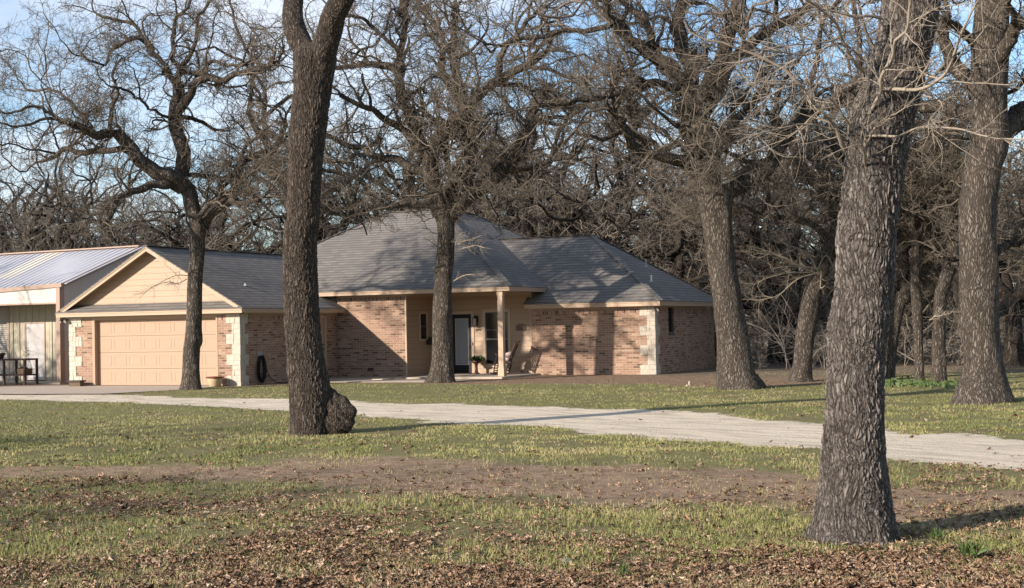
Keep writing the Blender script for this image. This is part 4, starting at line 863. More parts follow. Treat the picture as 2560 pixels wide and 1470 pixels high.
def crown_tubes(limbs, rs, dens=1.0, l1=(1.3, 2.6), depth_levels=4, up=0.03, twig=1.0, tmin=0.2, thin=1.0, zmin=-9.0):
    """limbs: list of (P,R). returns a Tubes with branches and twigs"""
    tb = Tubes(); K = 16
    LP = np.array([resample(p[::max(1, len(p)//8)] if len(p) > 8 else p, r[::max(1, len(p)//8)] if len(p) > 8 else r, K)[0] for p, r in limbs]); LR = np.array([resample(p[::max(1, len(p)//8)] if len(p) > 8 else p, r[::max(1, len(p)//8)] if len(p) > 8 else r, K)[1] for p, r in limbs])
    S, D, L, R = [], [], [], []
    for P_, R_ in zip(LP, LR):
        ln = np.linalg.norm(np.diff(P_, axis=0), axis=1).sum(); m = max(3, int(ln*2.6*dens))
        s_, d_, l_, r_ = spawn(P_[None], R_[None], m, tmin, 0.95, 0.0, 0.55, rs)
        l_ = rs.uniform(l1[0], l1[1], m)*(0.75+0.25*min(1, ln/3)); r_ = np.clip(r_, 0.020, 0.05)*(l_/2.0)**0.5
        S.append(s_); D.append(d_); L.append(l_); R.append(r_)
    S, D, L, R = map(np.concatenate, (S, D, L, R)); D = nrm(D+np.array([0, 0, 0.25]))
    cut = lambda P, R_: (P[P[:, :, 2].min(1) > zmin], R_[P[:, :, 2].min(1) > zmin])
    P1, R1 = cut(*grow(S, D, L, R, 9, 0.30, up, 0.4, rs)); tb.add(P1, R1*thin, 5)
    S, D, L, R = spawn(P1, R1, 6, 0.18, 0.9, 0.42, 0.6, rs); R = np.maximum(R, 0.0075*twig)
    P2, R2 = cut(*grow(S, D, L, R, 6, 0.32, up, 0.55, rs)); tb.add(P2, R2*thin, 4)
    S, D, L, R = spawn(P2, R2, 4 if depth_levels < 4 else 5, 0.15, 0.85, 0.48, 0.7, rs); R = np.clip(R, 0.0052*twig, 0.009)
    P3, R3 = cut(*grow(S, D, L, R, 4, 0.32, 0.02, 0.65, rs)); tb.add(P3, R3*thin, 3)
    if depth_levels >= 4:
        S, D, L, R = spawn(P3, R3, 3, 0.2, 0.7, 0.5, 0.8, rs); R = np.clip(R, 0.0036*twig, 0.006)
        P4, R4 = cut(*grow(S, D, L, R, 2, 0.28, 0.0, 0.7, rs)); tb.add(P4, R4*thin, 3)
    return tb

def px_limb(pts, d, dd0, dd1, w0, w1, z=None, K=20, rs=None, amp=0.03):
    m = len(pts); P = [at(x, y, d+dd0+(dd1-dd0)*(i/(m-1))) for i, (x, y) in enumerate(pts)]; R = [(w0+(w1-w0)*(i/(m-1)))/2/F_PX*d for i in range(m)]
    P, R = resample(P, R, K)
    return (sway(P, amp, rs) if rs is not None else P), R
def ZA(*p): return [(x/2.3486, y/2.3486) for x, y in p]
def ZB(*p): return [(640+x/2.3486, y/2.3486) for x, y in p]
def ZC(*p): return [(1200+x/2.3486, y/2.3486) for x, y in p]
def ZD(*p): return [(1840+x/2.3486, y/2.3486) for x, y in p]
def ZL(*p): return [(1880+x/3.034, 540+y/3.034) for x, y in p]

def hero(name, label, base, trunk, limbs, seed, bark='bark_mid', nside=40, K=90, knots=(), extra=None, dens=1.0, flare=0.35, lump=0.04, l1=(1.0, 2.2), twigmat='twig_bark', sprouts=(), burl=None, tmin=0.2, crown_limbs=None, twig=1.0, levels=4, ridges=5, sec=True, lw=1.38, zmin=-9.0):
    """trunk: list of (px,py,width_px); limbs: list of (pts, w0, w1, dd0, dd1); extra: random limbs list of (start_xyz_frac...)"""
    rs = np.random.RandomState(seed); g0 = gz(base[0], base[1]); d = depth(g0)
    gzv = gh(g0[0], g0[1])
    root = thing(name, label, 'tree', (g0[0], g0[1], gzv))
    pts = [at(x, y, d) for x, y, w in trunk]; rad = [w/2/F_PX*d for x, y, w in trunk]
    p0 = pts[0].copy(); p0[2] = gzv-0.25; pts = [p0]+pts; rad = [rad[0]*1.05]+rad
    P, R = resample(pts, rad, K); V, F = trunk_mesh('trunk', P, R, nside, rs, lump, flare, knots=knots, ridges=ridges)
    allV = [V]; allF = [F]; n0 = len(V); LM = []
    for (lp, w0, w1, dd0, dd1) in limbs:
        LP, LR = px_limb(lp, d, dd0, dd1, w0 if w0 > 38 else w0*lw, w1 if w0 > 60 else w1*lw*1.3, rs=rs, amp=0.02 if w0 > 60 else 0.085); LM.append((LP, LR))
    if extra:
        for (frac, az, el, ln, w) in extra:   # limbs leaving the trunk in depth directions
            k = int(frac*(len(P)-1)); s = P[k]; D = RT*math.cos(az)*math.cos(el)+FW*math.sin(az)*math.cos(el)+UPV*math.sin(el)
            LP, LR = grow(s[None], D[None], np.array([ln]), np.array([w]), 18, 0.13, 0.035, 0.25, rs); LM.append((LP[0], LR[0]))
    if LM:
        for LP, LR in LM:
            v, f = trunk_mesh('l', LP, LR, 14, rs, 0.05, 0.0); allV.append(v); allF.append(f+n0); n0 += len(v)
    # secondary limbs as part of the trunk mesh
    SL = []
    for LP, LR in (LM if sec else []):
        ln = np.linalg.norm(np.diff(LP, axis=0), axis=1).sum(); m = max(1, int(ln*0.8))
        s_, d_, l_, r_ = spawn(LP[None], LR[None], m+1, 0.25, 0.8, 0.0, 0.6, rs); l_ = rs.uniform(1.2, 2.6, m+1)*min(1.0, ln/2.5+0.3); r_ = np.clip(r_, 0.03, 0.085)
        q, rr_ = grow(s_, nrm(d_+np.array([0, 0, 0.3])), l_, r_, 12, 0.30, 0.05, 0.4, rs)
        for a_, b_ in zip(q, rr_):
            if a_[:, 2].min() > zmin: SL.append((a_, b_))
    if burl is not None:
        for (bx_, by_, br, sx_, sy_, sz_, dd_) in burl:
            c = at(bx_, by_, d+dd_); u = np.linspace(0, np.pi, 60); w = np.linspace(0, 2*np.pi, 80, endpoint=False); U, Wv = np.meshgrid(u, w, indexing='ij')
            dirs = np.stack([np.sin(U)*np.cos(Wv), np.sin(U)*np.sin(Wv), np.cos(U)], -1)
            rr_ = br*(1+0.05*np.sin(3*dirs[..., 0]*2+1)+0.05*np.sin(5*dirs[..., 1]+2.2)+0.05*np.sin(7*dirs[..., 2])+0.05*np.sin(13*dirs[..., 0]+9*dirs[..., 2]))
            v = c+dirs*rr_[..., None]*np.array([sx_, sy_, sz_]); i = np.arange(59)[:, None]*80; k = np.arange(80)[None]; f = np.stack([i+k, i+(k+1) % 80, i+80+(k+1) % 80, i+80+k], -1).reshape(-1, 4)
            allV.append(v.reshape(-1, 3)); allF.append(f+n0); n0 += v.shape[0]*v.shape[1]
    if SL:
        tb = Tubes(); tb.add(np.array([a for a, b in SL]), np.array([b for a, b in SL]), 8); allV += tb.V; allF += [f+n0 for f in tb.F]; n0 += tb.n
    me = np_mesh('trunk', np.concatenate(allV), np.concatenate(allF), True); link('trunk', me, bark, root)
    cl = LM+SL
    if cl:
        tb = crown_tubes(cl, rs, dens, l1, tmin=tmin, twig=twig, depth_levels=levels, zmin=zmin); link('crown', tb.mesh('crown'), twigmat, root)
    if sprouts:
        tb = Tubes(); SP = []
        for (lp, w0, w1, dd0, dd1) in sprouts:
            LP, LR = px_limb(lp, d, dd0, dd1, w0, w1, rs=rs, amp=0.008); SP.append((LP, LR)); tb.add(LP[None], LR[None], 7)
        SPP = np.array([p for p, r in SP]); SPR = np.array([r for p, r in SP]); m = 15
        s_, d_, l_, r_ = spawn(SPP, SPR, m, 0.1, 0.7, 0.30, 0.55, rs); r_ = np.clip(r_, 0.0025, 0.006)
        q, rr_ = grow(s_, d_, l_, r_, 6, 0.13, 0.02, 0.4, rs); tb.add(q, rr_, 4)
        s_, d_, l_, r_ = spawn(q, rr_, 4, 0.2, 0.7, 0.5, 0.7, rs); r_ = np.clip(r_, 0.0018, 0.004); q, rr_ = grow(s_, d_, l_, r_, 4, 0.13, 0.0, 0.5, rs); tb.add(q, rr_, 3)
        link('sprout', tb.mesh('sprout'), 'sprout_bark', root)
    return root

# nearest oak, right of the middle
hero('oak_tree', 'thick rough grey oak nearest the viewer, pale thin shoots crossing its upper trunk', (2137, 1348),
     [(2137, 1350, 222), (2138, 1322, 196), (2138, 1270, 180), (2138, 1216, 166), (2137, 1136, 153), (2139, 1028, 142), (2141, 921, 140), (2145, 825, 148), (2152, 787, 147), (2163, 707, 144), (2165, 600, 147), (2170, 550, 146), (2187, 426, 147), (2194, 362, 150), (2203, 298, 158), (2232, 213, 142), (2253, 128, 140), (2272, 43, 142), (2283, -40, 138), (2295, -200, 130), (2290, -420, 118)],
     [(ZD((830, 620), (700, 560), (560, 590), (400, 680)), 22, 12, 0.1, 1.0), ([(2290, -300), (2150, -450), (2000, -520), (1800, -640), (1650, -900)], 80, 24, 0, 2.5), ([(2290, -380), (2400, -600), (2600, -760), (2900, -900)], 80, 24, 0, -1.5), ([(2290, -400), (2280, -700), (2200, -1000), (2250, -1300)], 90, 26, 0, 0.8)],
     11, 'bark_near', 240, 760, knots=(), extra=[(0.97, 2.2, 0.6, 5.0, 0.10), (0.95, -1.2, 0.6, 4.5, 0.10)], dens=0.7, flare=0.42, lump=0.02, levels=3,
     burl=None,
     sprouts=[(ZD((780, 670), (850, 540), (860, 450), (920, 330), (930, 240), (1000, 180), (1020, 60), (1030, -60)), 9, 5, -0.22, -0.9), (ZD((865, 525), (950, 525), (1060, 535), (1170, 480), (1250, 400), (1300, 260), (1350, 140), (1430, -20)), 10, 5, -0.22, -1.2),
              (ZD((760, 800), (870, 795), (950, 795), (1050, 745), (1150, 740), (1300, 755), (1450, 795), (1560, 810), (1760, 810)), 7, 3.5, -0.22, -1.0), (ZD((640, 900), (580, 740), (500, 650), (420, 570), (390, 510), (330, 490), (200, 500)), 12, 4, 0.0, -0.9),
              (ZD((760, 430), (680, 350), (620, 230), (580, 130), (500, 60), (390, -20)), 10, 5, -0.15, -0.8), (ZD((760, 970), (740, 880), (680, 760), (620, 670), (540, 580)), 7, 3, -0.22, -0.9), (ZD((745, 880), (800, 770), (880, 690), (990, 630)), 6, 3, -0.3, -0.8),
              (ZD((780, 380), (620, 250), (470, 300), (370, 325), (250, 300), (100, 270), (-20, 160)), 6, 3, -0.1, -1.3), (ZD((880, 110), (780, 95), (690, 110), (560, 60), (430, 60)), 9, 4, -0.18, -0.6), (ZD((930, 470), (1000, 400), (1060, 400), (1150, 450), (1300, 480), (1600, 490)), 5, 3, -0.22, -0.8),
              (ZD((660, 830), (480, 740), (300, 745), (100, 800)), 6, 3, 0.0, -0.6), (ZD((1000, 300), (1050, 150), (1150, 60), (1300, 20)), 5, 3, -0.2, -0.7), ([(2325, 800), (2345, 792), (2362, 786)], 4, 2, -0.1, -0.3),
              (ZD((1100, 560), (1200, 600), (1140, 700), (1120, 760)), 4, 2.5, -0.3, -0.9), (ZD((700, 160), (560, 240), (380, 260), (100, 300)), 5, 2.5, -0.1, -1.2)])
# second oak, left of centre, forked with a burl at its foot
hero('oak_tree', 'dark furrowed oak forking near the top of the picture, round burl at its foot', (783, 1085),
     [(781, 1086, 104), (781, 1050, 106), (780, 1010, 104), (775, 960, 100), (768, 921, 95), (760, 850, 88), (755, 779, 86), (751, 671, 84), (750, 600, 85), (757, 553, 83), (763, 426, 85), (771, 298, 90), (779, 230, 92), (783, 180, 102), (786, 140, 108), (790, 112, 60)],
     [(ZB((330, 480), (300, 330), (250, 210), (222, 100), (228, 0), (215, -160), (150, -420)), 66, 40, 0, 1.2), (ZB((350, 480), (385, 330), (430, 200), (460, 100), (505, 0), (600, -130), (800, -330)), 74, 46, 0, -1.0)],
     12, 'bark_furrowed', 200, 760, sec=False, dens=0.5, flare=0.10, lump=0.02, levels=3, tmin=0.72, knots=((at(822, 285, 23.6), 0.16, 0.10),), burl=[(848, 1038, 0.285, 1.0, 0.95, 1.1, -0.02), (835, 1072, 0.17, 1.2, 1, 0.8, -0.05), (828, 1020, 0.20, 1.0, 0.9, 1.5, -0.03), (822, 1055, 0.20, 1.1, 0.9, 1.3, -0.06)])
# oak in front of the garage
hero('oak_tree', 'crooked wide branching oak standing in front of the tan garage door', (475, 974),
     [(477, 975, 54), (477, 955, 48), (477, 915, 43), (478, 869, 41), (482, 850, 45), (483, 820, 40), (485, 773, 38), (487, 700, 36), (492, 640, 35), (493, 620, 38), (493, 600, 36), (496, 560, 44)],
     [(ZA((1165, 1320), (1100, 1130), (1040, 1040), (1060, 960), (1065, 870), (1030, 720), (1030, 600), (1030, 480)), 40, 17, 0, 0.4), (ZA((1075, 1090), (1040, 1040), (900, 1000), (800, 940), (740, 860), (690, 790), (640, 770), (560, 780), (500, 750), (420, 730)), 30, 9, 0, -1.8),
      (ZA((1060, 1110), (1000, 1080), (900, 1060), (820, 1090), (740, 1120), (680, 1180), (640, 1240), (560, 1330)), 20, 5, 0, -2.2), (ZA((800, 940), (730, 880), (600, 880), (480, 890), (400, 880), (340, 910), (250, 940)), 13, 5, -0.9, 0.8),
      (ZA((1030, 680), (1110, 570), (1150, 500), (1220, 480), (1320, 480), (1380, 440), (1500, 410), (1640, 385)), 17, 6, 0.2, -1.2), (ZA((1190, 1330), (1240, 1240), (1330, 1180), (1400, 1100), (1410, 960), (1460, 930), (1540, 900), (1600, 860), (1690, 730)), 22, 7, 0, 1.4),
      (ZA((1200, 1300), (1330, 1200), (1440, 1200), (1560, 1150)), 15, 5, 0, -1.6),
      (ZA((1030, 490), (990, 430), (1000, 370), (960, 320), (910, 290), (840, 190), (740, 120), (600, 70)), 11, 4, 0.4, 1.2), (ZA((1030, 480), (1060, 400), (1010, 340), (1020, 300), (1040, 200), (1040, 110), (1090, 50), (1130, -60)), 11, 4, 0.4, -0.3),
      (ZA((1040, 470), (1070, 380), (1120, 290), (1170, 200), (1160, 100), (1210, 40), (1240, -60)), 10, 4, 0.4, 1.6), (ZA((1060, 420), (1180, 420), (1260, 340), (1340, 380), (1420, 370), (1500, 350)), 9, 3, 0.4, -0.8), (ZA((910, 290), (820, 250), (720, 250), (650, 310), (600, 400), (520, 370)), 7, 3, 0.9, -0.5),
      (ZA((640, 770), (670, 680), (690, 560), (680, 430), (720, 380)), 8, 3, -1.4, -0.8), (ZA((440, 740), (330, 650), (200, 620), (60, 640)), 7, 3, -1.8, -2.5), (ZA((560, 780), (460, 660), (330, 540), (150, 520)), 7, 3, -1.4, 0.3), (ZA((1000, 690), (880, 660), (780, 560), (700, 540)), 6, 3, 0.2, -1.0)],
     13, 'bark_mid', 64, 160, extra=[(0.97, 1.5, 0.5, 3.6, 0.10), (0.97, -1.6, 1.0, 3.4, 0.09), (0.99, 1.0, 0.9, 4.5, 0.09)], dens=1.05, zmin=3.9, flare=0.45, l1=(0.7, 1.7), tmin=0.3,
     knots=((at(457, 652, 42.5), 0.10, 0.14), (at(505, 815, 42.7), 0.09, 0.06)),
     sprouts=[([(x/2.912, 560+y/2.912) for x, y in q], 2.4, 1.2, 0, -0.6) for q in ([(1370, 375), (1280, 375), (1160, 430), (1080, 480), (1030, 525)], [(1360, 400), (1300, 430), (1220, 420), (1130, 450)])])
# oak in front of the porch
hero('oak_tree', 'broad crowned grey oak standing in front of the porch, knotty trunk', (1103, 956),
     [(1102, 957, 74), (1104, 935, 60), (1106, 900, 53), (1106, 850, 50), (1106, 800, 49), (1108, 740, 47), (1110, 690, 46), (1114, 640, 45), (1116, 590, 43), (1115, 555, 46), (1113, 530, 58), (1112, 512, 66)],
     [(ZB((1090, 1260), (1040, 1080), (1025, 980), (1045, 880), (1090, 800), (1180, 730), (1210, 650), (1300, 560), (1420, 480), (1560, 410), (1700, 325)), 34, 9, 0, -2.2), (ZB((1120, 1270), (1160, 1180), (1200, 1090), (1250, 1020), (1250, 900), (1250, 800), (1242, 640), (1180, 450), (1150, 250), (1160, 60)), 32, 8, 0, 1.5),
      (ZB((1130, 1270), (1210, 1170), (1290, 1100), (1380, 1060), (1450, 1000), (1540, 900), (1560, 830), (1610, 740), (1625, 640), (1700, 530)), 32, 14, 0, 1.2), (ZB((1020, 1010), (900, 980), (820, 930), (700, 900), (620, 860), (520, 850), (420, 790)), 18, 6, 0, 2.2),
      (ZB((1080, 1220), (1010, 1190), (860, 1180), (720, 1190), (640, 1215), (540, 1245), (400, 1230)), 16, 5, 0, 1.8), (ZB((1030, 960), (960, 860), (860, 740), (760, 690), (680, 640), (600, 590), (500, 540)), 17, 6, 0, -1.6),
      (ZB((1000, 920), (940, 760), (900, 600), (850, 450), (800, 400), (700, 390), (600, 410), (470, 410)), 24, 6, 0, 0.6), (ZB((850, 450), (870, 300), (878, 150), (885, -20)), 13, 8, 0.3, 1.0), (ZB((800, 400), (850, 290), (760, 220), (640, 130), (540, 70)), 10, 4, 0.5, -0.8),
      (ZB((1210, 650), (1120, 420), (1100, 250), (1000, 60), (960, -40)), 14, 6, -0.8, 0.4), (ZB((1420, 480), (1460, 300), (1600, 130), (1690, 60)), 12, 5, -1.6, -2.6), (ZB((1250, 1020), (1130, 950), (1120, 800), (1000, 640), (960, 500)), 12, 5, 0.1, -1.4), (ZB((1450, 1000), (1600, 960), (1760, 930), (1900, 860)), 12, 5, 0.5, -1.2), (ZB((1560, 830), (1680, 720), (1830, 690), (1990, 640)), 11, 4, 0.8, 2.0)],
     14, 'bark_mid', 64, 160, extra=[(0.97, 1.5, 0.6, 4.6, 0.12), (0.98, -1.5, 1.05, 4.0, 0.11), (0.99, -0.8, 0.9, 4.5, 0.10)], dens=1.0, zmin=4.7, flare=0.55, l1=(0.8, 1.9), tmin=0.28,
     knots=((at(1108, 600, 44.2), 0.10, 0.08), (at(1116, 668, 44.2), 0.11, 0.09), (at(1137, 640, 44.4), 0.10, 0.10), (at(1084, 790, 44.3), 0.12, 0.05)),
     sprouts=[([(1040+x/6.067, 500+y/6.067) for x, y in q], 2.6, 1.3, -0.1, -0.8) for q in ([(360, 515), (240, 490), (180, 440), (0, 420)], [(600, 690), (700, 640), (830, 600), (960, 560)], [(600, 790), (740, 720), (900, 690), (1040, 720)], [(400, 790), (250, 650), (150, 590)], [(560, 1240), (680, 1160), (800, 1130), (950, 1140)], [(600, 700), (640, 560), (700, 500)])])
# tall oak right of the wing
hero('oak_tree', 'tall leaning light barked oak at the right end of the house', (1845, 972),
     [(1846, 975, 118), (1842, 955, 104), (1838, 935, 94), (1831, 862, 82), (1822, 802, 78), (1815, 741, 74), (1807, 681, 69), (1799, 620, 69), (1792, 560, 72), (1788, 500, 84), (1786, 465, 92)],
     [(ZC((1350, 1130), (1320, 1000), (1290, 850), (1270, 740), (1265, 600)), 58, 44, 0, 0), (ZC((1262, 720), (1230, 500), (1230, 400), (1170, 300), (1180, 200), (1170, 100), (1180, -60)), 30, 17, 0, 1.2), (ZC((1280, 700), (1300, 560), (1320, 480), (1400, 330), (1450, 200), (1480, 100), (1510, -60)), 30, 20, 0, -0.6),
      (ZC((1290, 700), (1380, 560), (1450, 430), (1560, 290), (1640, 220), (1785, 130), (1950, 30)), 27, 12, 0, 1.6), (ZC((1250, 620), (1180, 480), (1120, 420), (1000, 330), (920, 260), (850, 200), (760, 155)), 26, 12, 0, -1.0), (ZC((1130, 440), (1060, 380), (1020, 250), (970, 120), (880, 20)), 18, 10, -0.3, 1.4),
      (ZC((1330, 1060), (1180, 965), (1050, 920), (930, 870), (860, 790), (800, 705), (740, 650)), 26, 8, 0, -1.4), (ZC((1250, 560), (1080, 510), (900, 520), (800, 560), (700, 580), (560, 580), (480, 630), (330, 640)), 15, 6, 0, -2.4),
      (ZC((1390, 1200), (1450, 1130), (1520, 1080), (1620, 1000), (1700, 920), (1785, 820), (1900, 700), (2050, 590), (2220, 520)), 46, 14, 0, 2.4), (ZC((760, 155), (600, 190), (420, 220), (250, 230), (100, 300)), 10, 5, -1.0, -1.6), (ZC((1640, 1000), (1700, 1120), (1640, 1250), (1520, 1200)), 9, 4, 0.6, 1.8), (ZC((1350, 800), (1480, 780), (1560, 800)), 9, 5, 0, -1.2), (ZC((1700, 920), (1760, 780), (1740, 600), (1850, 450)), 13, 5, 1.0, -0.6)],
     15, 'bark_mid', 80, 200, extra=[(0.96, 1.5, 0.6, 5.0, 0.12), (0.98, -1.6, 1.05, 4.2, 0.12)], dens=0.95, zmin=4.0, flare=0.5, l1=(0.8, 2.0), tmin=0.28, knots=((at(1766, 700, 36.6), 0.1, 0.04), (at(1790, 455, 36.6), 0.1, 0.06)))
# right edge oak
hero('oak_tree', 'stout oak with a bulging foot at the right edge behind the gravel lane', (2462, 1005),
     [(2462, 1005, 152), (2462, 988, 146), (2463, 965, 130), (2464, 940, 112), (2463, 903, 98), (2455, 836, 92), (2450, 770, 92), (2447, 672, 91), (2443, 600, 90), (2443, 553, 90), (2455, 426, 88), (2472, 362, 94), (2470, 280, 92), (2470, 200, 88), (2472, 128, 88), (2478, 43, 84), (2484, -60, 80), (2480, -300, 66)],
     [(ZD((1560, 780), (1640, 730), (1760, 690), (1900, 600)), 52, 40, 0, 0.6), (ZD((1450, 700), (1340, 640), (1250, 620), (1130, 640), (1010, 560), (900, 590)), 30, 14, 0, 1.6), (ZD((1420, 560), (1380, 480), (1290, 380), (1230, 260), (1200, 160), (1120, 60), (1080, -60)), 30, 14, 0, 0.8), (ZD((1500, 380), (1540, 300), (1620, 200), (1700, 120), (1800, 60)), 28, 14, 0, -1.2), (ZD((1400, 260), (1320, 160), (1230, 110), (1130, 130)), 18, 9, 0, -0.8), ([(2485, 830-200), (2520, 615), (2570, 590)], 14, 9, 0.1, 1.0), ([(2482, -250), (2350, -420), (2200, -500)], 40, 14, 0, 1), ([(2482, -260), (2600, -500), (2700, -800)], 44, 14, 0, -1)],
     16, 'bark_mid', 80, 260, extra=[(0.9, 1.5, 0.6, 4.6, 0.12), (0.95, -1.5, 0.6, 4.0, 0.12), (0.99, 2.5, 0.8, 4.5, 0.10), (0.8, 3.0, 0.4, 4.0, 0.08)], dens=1.3, flare=0.28, l1=(0.8, 1.8), knots=((at(2432, 766, 28.6), 0.06, 0.07),))
# leaning oak between
hero('oak_tree', 'sunlit leaning oak with a broad foot left of the nearest trunk', (2000, 954),
     [(2003, 955, 62), (2004, 940, 56), (2008, 910, 49), (2011, 870, 47), (2020, 800, 46), (2030, 740, 45), (2042, 700, 44), (2062, 650, 43), (2085, 600, 40), (2105, 540, 38)],
     [([(2095, 560), (2060, 480), (2000, 400), (1960, 330)], 26, 9, 0, 1.2), ([(2100, 550), (2150, 470), (2210, 400), (2240, 300)], 28, 10, 0, -1), ([(2070, 630), (2120, 590), (2200, 560), (2280, 520)], 18, 7, 0, 1.8), ([(2080, 600), (2010, 560), (1940, 545), (1880, 560)], 14, 5, 0, 0.8)],
     17, 'bark_mid', 48, 120, extra=[(0.95, 1.5, 0.6, 4.4, 0.11), (0.95, -1.6, 1.0, 3.6, 0.09)], dens=1.0, zmin=2.9, flare=0.5, l1=(0.8, 1.9),
     sprouts=[(ZL((520, 400), (380, 380), (250, 320), (100, 260), (-20, 225)), 4, 2, -0.2, -1.0), (ZL((500, 430), (350, 480), (200, 600), (60, 640)), 4, 2, -0.2, -0.8), (ZL((500, 440), (300, 360), (150, 290), (40, 330)), 4, 2, -0.2, -1.2), (ZL((500, 420), (420, 280), (250, 210), (180, 130)), 4, 2, -0.2, -0.9), (ZL((520, 430), (520, 540), (560, 520)), 3, 2, -0.2, -0.6), (ZL((500, 400), (560, 300), (620, 400), (640, 470)), 3, 2, -0.2, -0.7), (ZL((480, 430), (280, 430), (120, 470), (20, 520)), 4, 2, -0.2, -1.1)])
# mossy forked tree, and its two neighbours
hero('oak_tree', 'forked oak with a round burl at its fork and a mossy right limb', (2224, 949),
     [(2224, 950, 26), (2226, 930, 23), (2229, 880, 23), (2237, 820, 26), (2245, 765, 34), (2258, 735, 40)],
     [(ZL((1130, 640), (1160, 560), (1180, 380), (1150, 250), (1130, 120), (1180, -60)), 24, 14, 0, 0.6), (ZL((1140, 640), (1180, 560), (1260, 450), (1310, 350), (1330, 270), (1400, 230), (1500, 160), (1600, 140)), 24, 12, 0, -0.8), (ZL((1330, 330), (1400, 370), (1450, 420)), 8, 4, -0.4, -1), (ZL((1160, 250), (1250, 200), (1350, 110), (1420, 0)), 12, 5, 0.3, 1.2)],
     18, 'bark_mid', 32, 80, extra=[(0.97, 1.5, 0.7, 4.0, 0.10), (0.95, 3.0, 0.7, 3.8, 0.09)], dens=0.8, flare=0.3, burl=[(2264, 742, 0.19, 1, 0.9, 1.15, 0.0)])
hero('oak_tree', 'slim straight oak with a pale foot, between the nearest trunk and the right edge oak', (2300, 953),
     [(2300, 954, 27), (2299, 930, 23), (2297, 870, 22), (2294, 803, 24), (2292, 760, 26), (2288, 700, 24), (2290, 640, 22), (2285, 560, 20)], [([(2286, 580), (2270, 480), (2300, 380)], 18, 7, 0, 1), ([(2287, 600), (2330, 520), (2390, 470)], 12, 5, 0, -1)],
     19, 'bark_mid', 32, 80, extra=[(0.97, 1.5, 0.8, 4.0, 0.09), (0.95, -1.5, 1.0, 3.0, 0.07)], dens=0.8, flare=0.25)
hero('oak_tree', 'darker oak close to the left side of the right edge oak, with a branch stub', (2347, 955),
     [(2347, 956, 38), (2347, 930, 34), (2346, 870, 33), (2349, 800, 31), (2354, 738, 33), (2364, 700, 34), (2378, 660, 33), (2384, 610, 34), (2380, 560, 32)], [([(2382, 600), (2420, 560), (2440, 520)], 16, 10, 0, 0.4), (ZL((1500, 420), (1560, 390), (1580, 340)), 14, 10, 0, -0.2), ([(2380, 580), (2350, 480), (2380, 380), (2360, 280)], 26, 9, 0, 1), ([(2378, 590), (2320, 540), (2260, 520)], 14, 6, 0, -1)],
     20, 'bark_mid', 36, 90, extra=[(0.97, 1.5, 0.8, 4.2, 0.10), (0.95, -1.5, 1.0, 3.0, 0.07)], dens=0.8, flare=0.25)

# generic oaks: a few built once, then copied
def generic(seed, h=12.5, lean=0.12, straight=False, dens=0.8):
    rs = np.random.RandomState(seed); ht = rs.uniform(2.4, 3.6); r0 = rs.uniform(0.30, 0.40)
    a = rs.rand()*6.28; pts = [np.array([0, 0, -0.3]), np.array([0, 0, 0.1]), np.array([math.cos(a)*lean*ht*0.4, math.sin(a)*lean*ht*0.4, ht*0.5]), np.array([math.cos(a)*lean*ht, math.sin(a)*lean*ht, ht])]
    if straight: ht = 6.5; pts = [np.array([0, 0, -0.3]), np.array([0, 0, 0.1]), np.array([0.05, 0, 3.0]), np.array([0.1, 0.1, ht])]; r0 = 0.2
    P, R = resample(pts, [r0*1.25, r0*1.15, r0, r0*0.95], 26); V, F = trunk_mesh('t', P, R, 18, rs, 0.06, 0.4); Vs = [V]; Fs = [F]; n0 = len(V)
    nl = rs.randint(5, 8); S = []; D = []; L = []; Rr = []
    for i in range(nl):
        az = i*6.28/nl+rs.uniform(-0.5, 0.5); el = rs.uniform(0.25, 1.2); S.append(P[rs.randint(19, 27)]); D.append([math.cos(az)*math.cos(el), math.sin(az)*math.cos(el), math.sin(el)]); L.append(rs.uniform(0.65, 1.0)*(h-ht)*(0.75+0.35*math.sin(el))); Rr.append(r0*rs.uniform(0.55, 0.8))
    LP, LR = grow(np.array(S), np.array(D), np.array(L), np.array(Rr), 18, 0.36, 0.055, 0.35, rs); tb = Tubes(); tb.add(LP, LR, 10)
    S, D, L, R2 = spawn(LP, LR, 7, 0.18, 0.9, 0.50, 0.75, rs); R2 = np.maximum(R2, 0.06); P2, R2 = grow(S, nrm(D+np.array([0, 0, 0.25])), L, R2, 14, 0.34, 0.05, 0.4, rs); tb.add(P2, R2, 7)
    Vs += tb.V; Fs += [f+n0 for f in tb.F]
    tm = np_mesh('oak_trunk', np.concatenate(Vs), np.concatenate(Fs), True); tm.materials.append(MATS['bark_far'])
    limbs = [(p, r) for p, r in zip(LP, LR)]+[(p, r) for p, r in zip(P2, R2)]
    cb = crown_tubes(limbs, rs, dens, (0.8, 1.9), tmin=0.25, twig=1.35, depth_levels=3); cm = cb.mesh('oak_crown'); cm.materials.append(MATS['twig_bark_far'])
    return tm, cm
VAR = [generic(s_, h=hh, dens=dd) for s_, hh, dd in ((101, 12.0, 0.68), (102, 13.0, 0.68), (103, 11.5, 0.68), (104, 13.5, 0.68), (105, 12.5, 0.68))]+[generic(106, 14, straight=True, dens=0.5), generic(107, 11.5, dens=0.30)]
def place(P, k, rot, sc, label, group, name='oak_tree'):
    root = thing(name, label, 'tree', (P[0], P[1], -0.06), group); root.rotation_euler = (0, 0, rot); root.scale = (sc, sc, sc*1.0)
    for nm, me in zip(('trunk', 'crown'), VAR[k]):
        o = bpy.data.objects.new(nm, me); COL.objects.link(o); o.parent = root
    return root
def gp(px, d): p = CAM+FW*d+RT*((px-1280)/F_PX*d); return p
R0 = random.Random(21)
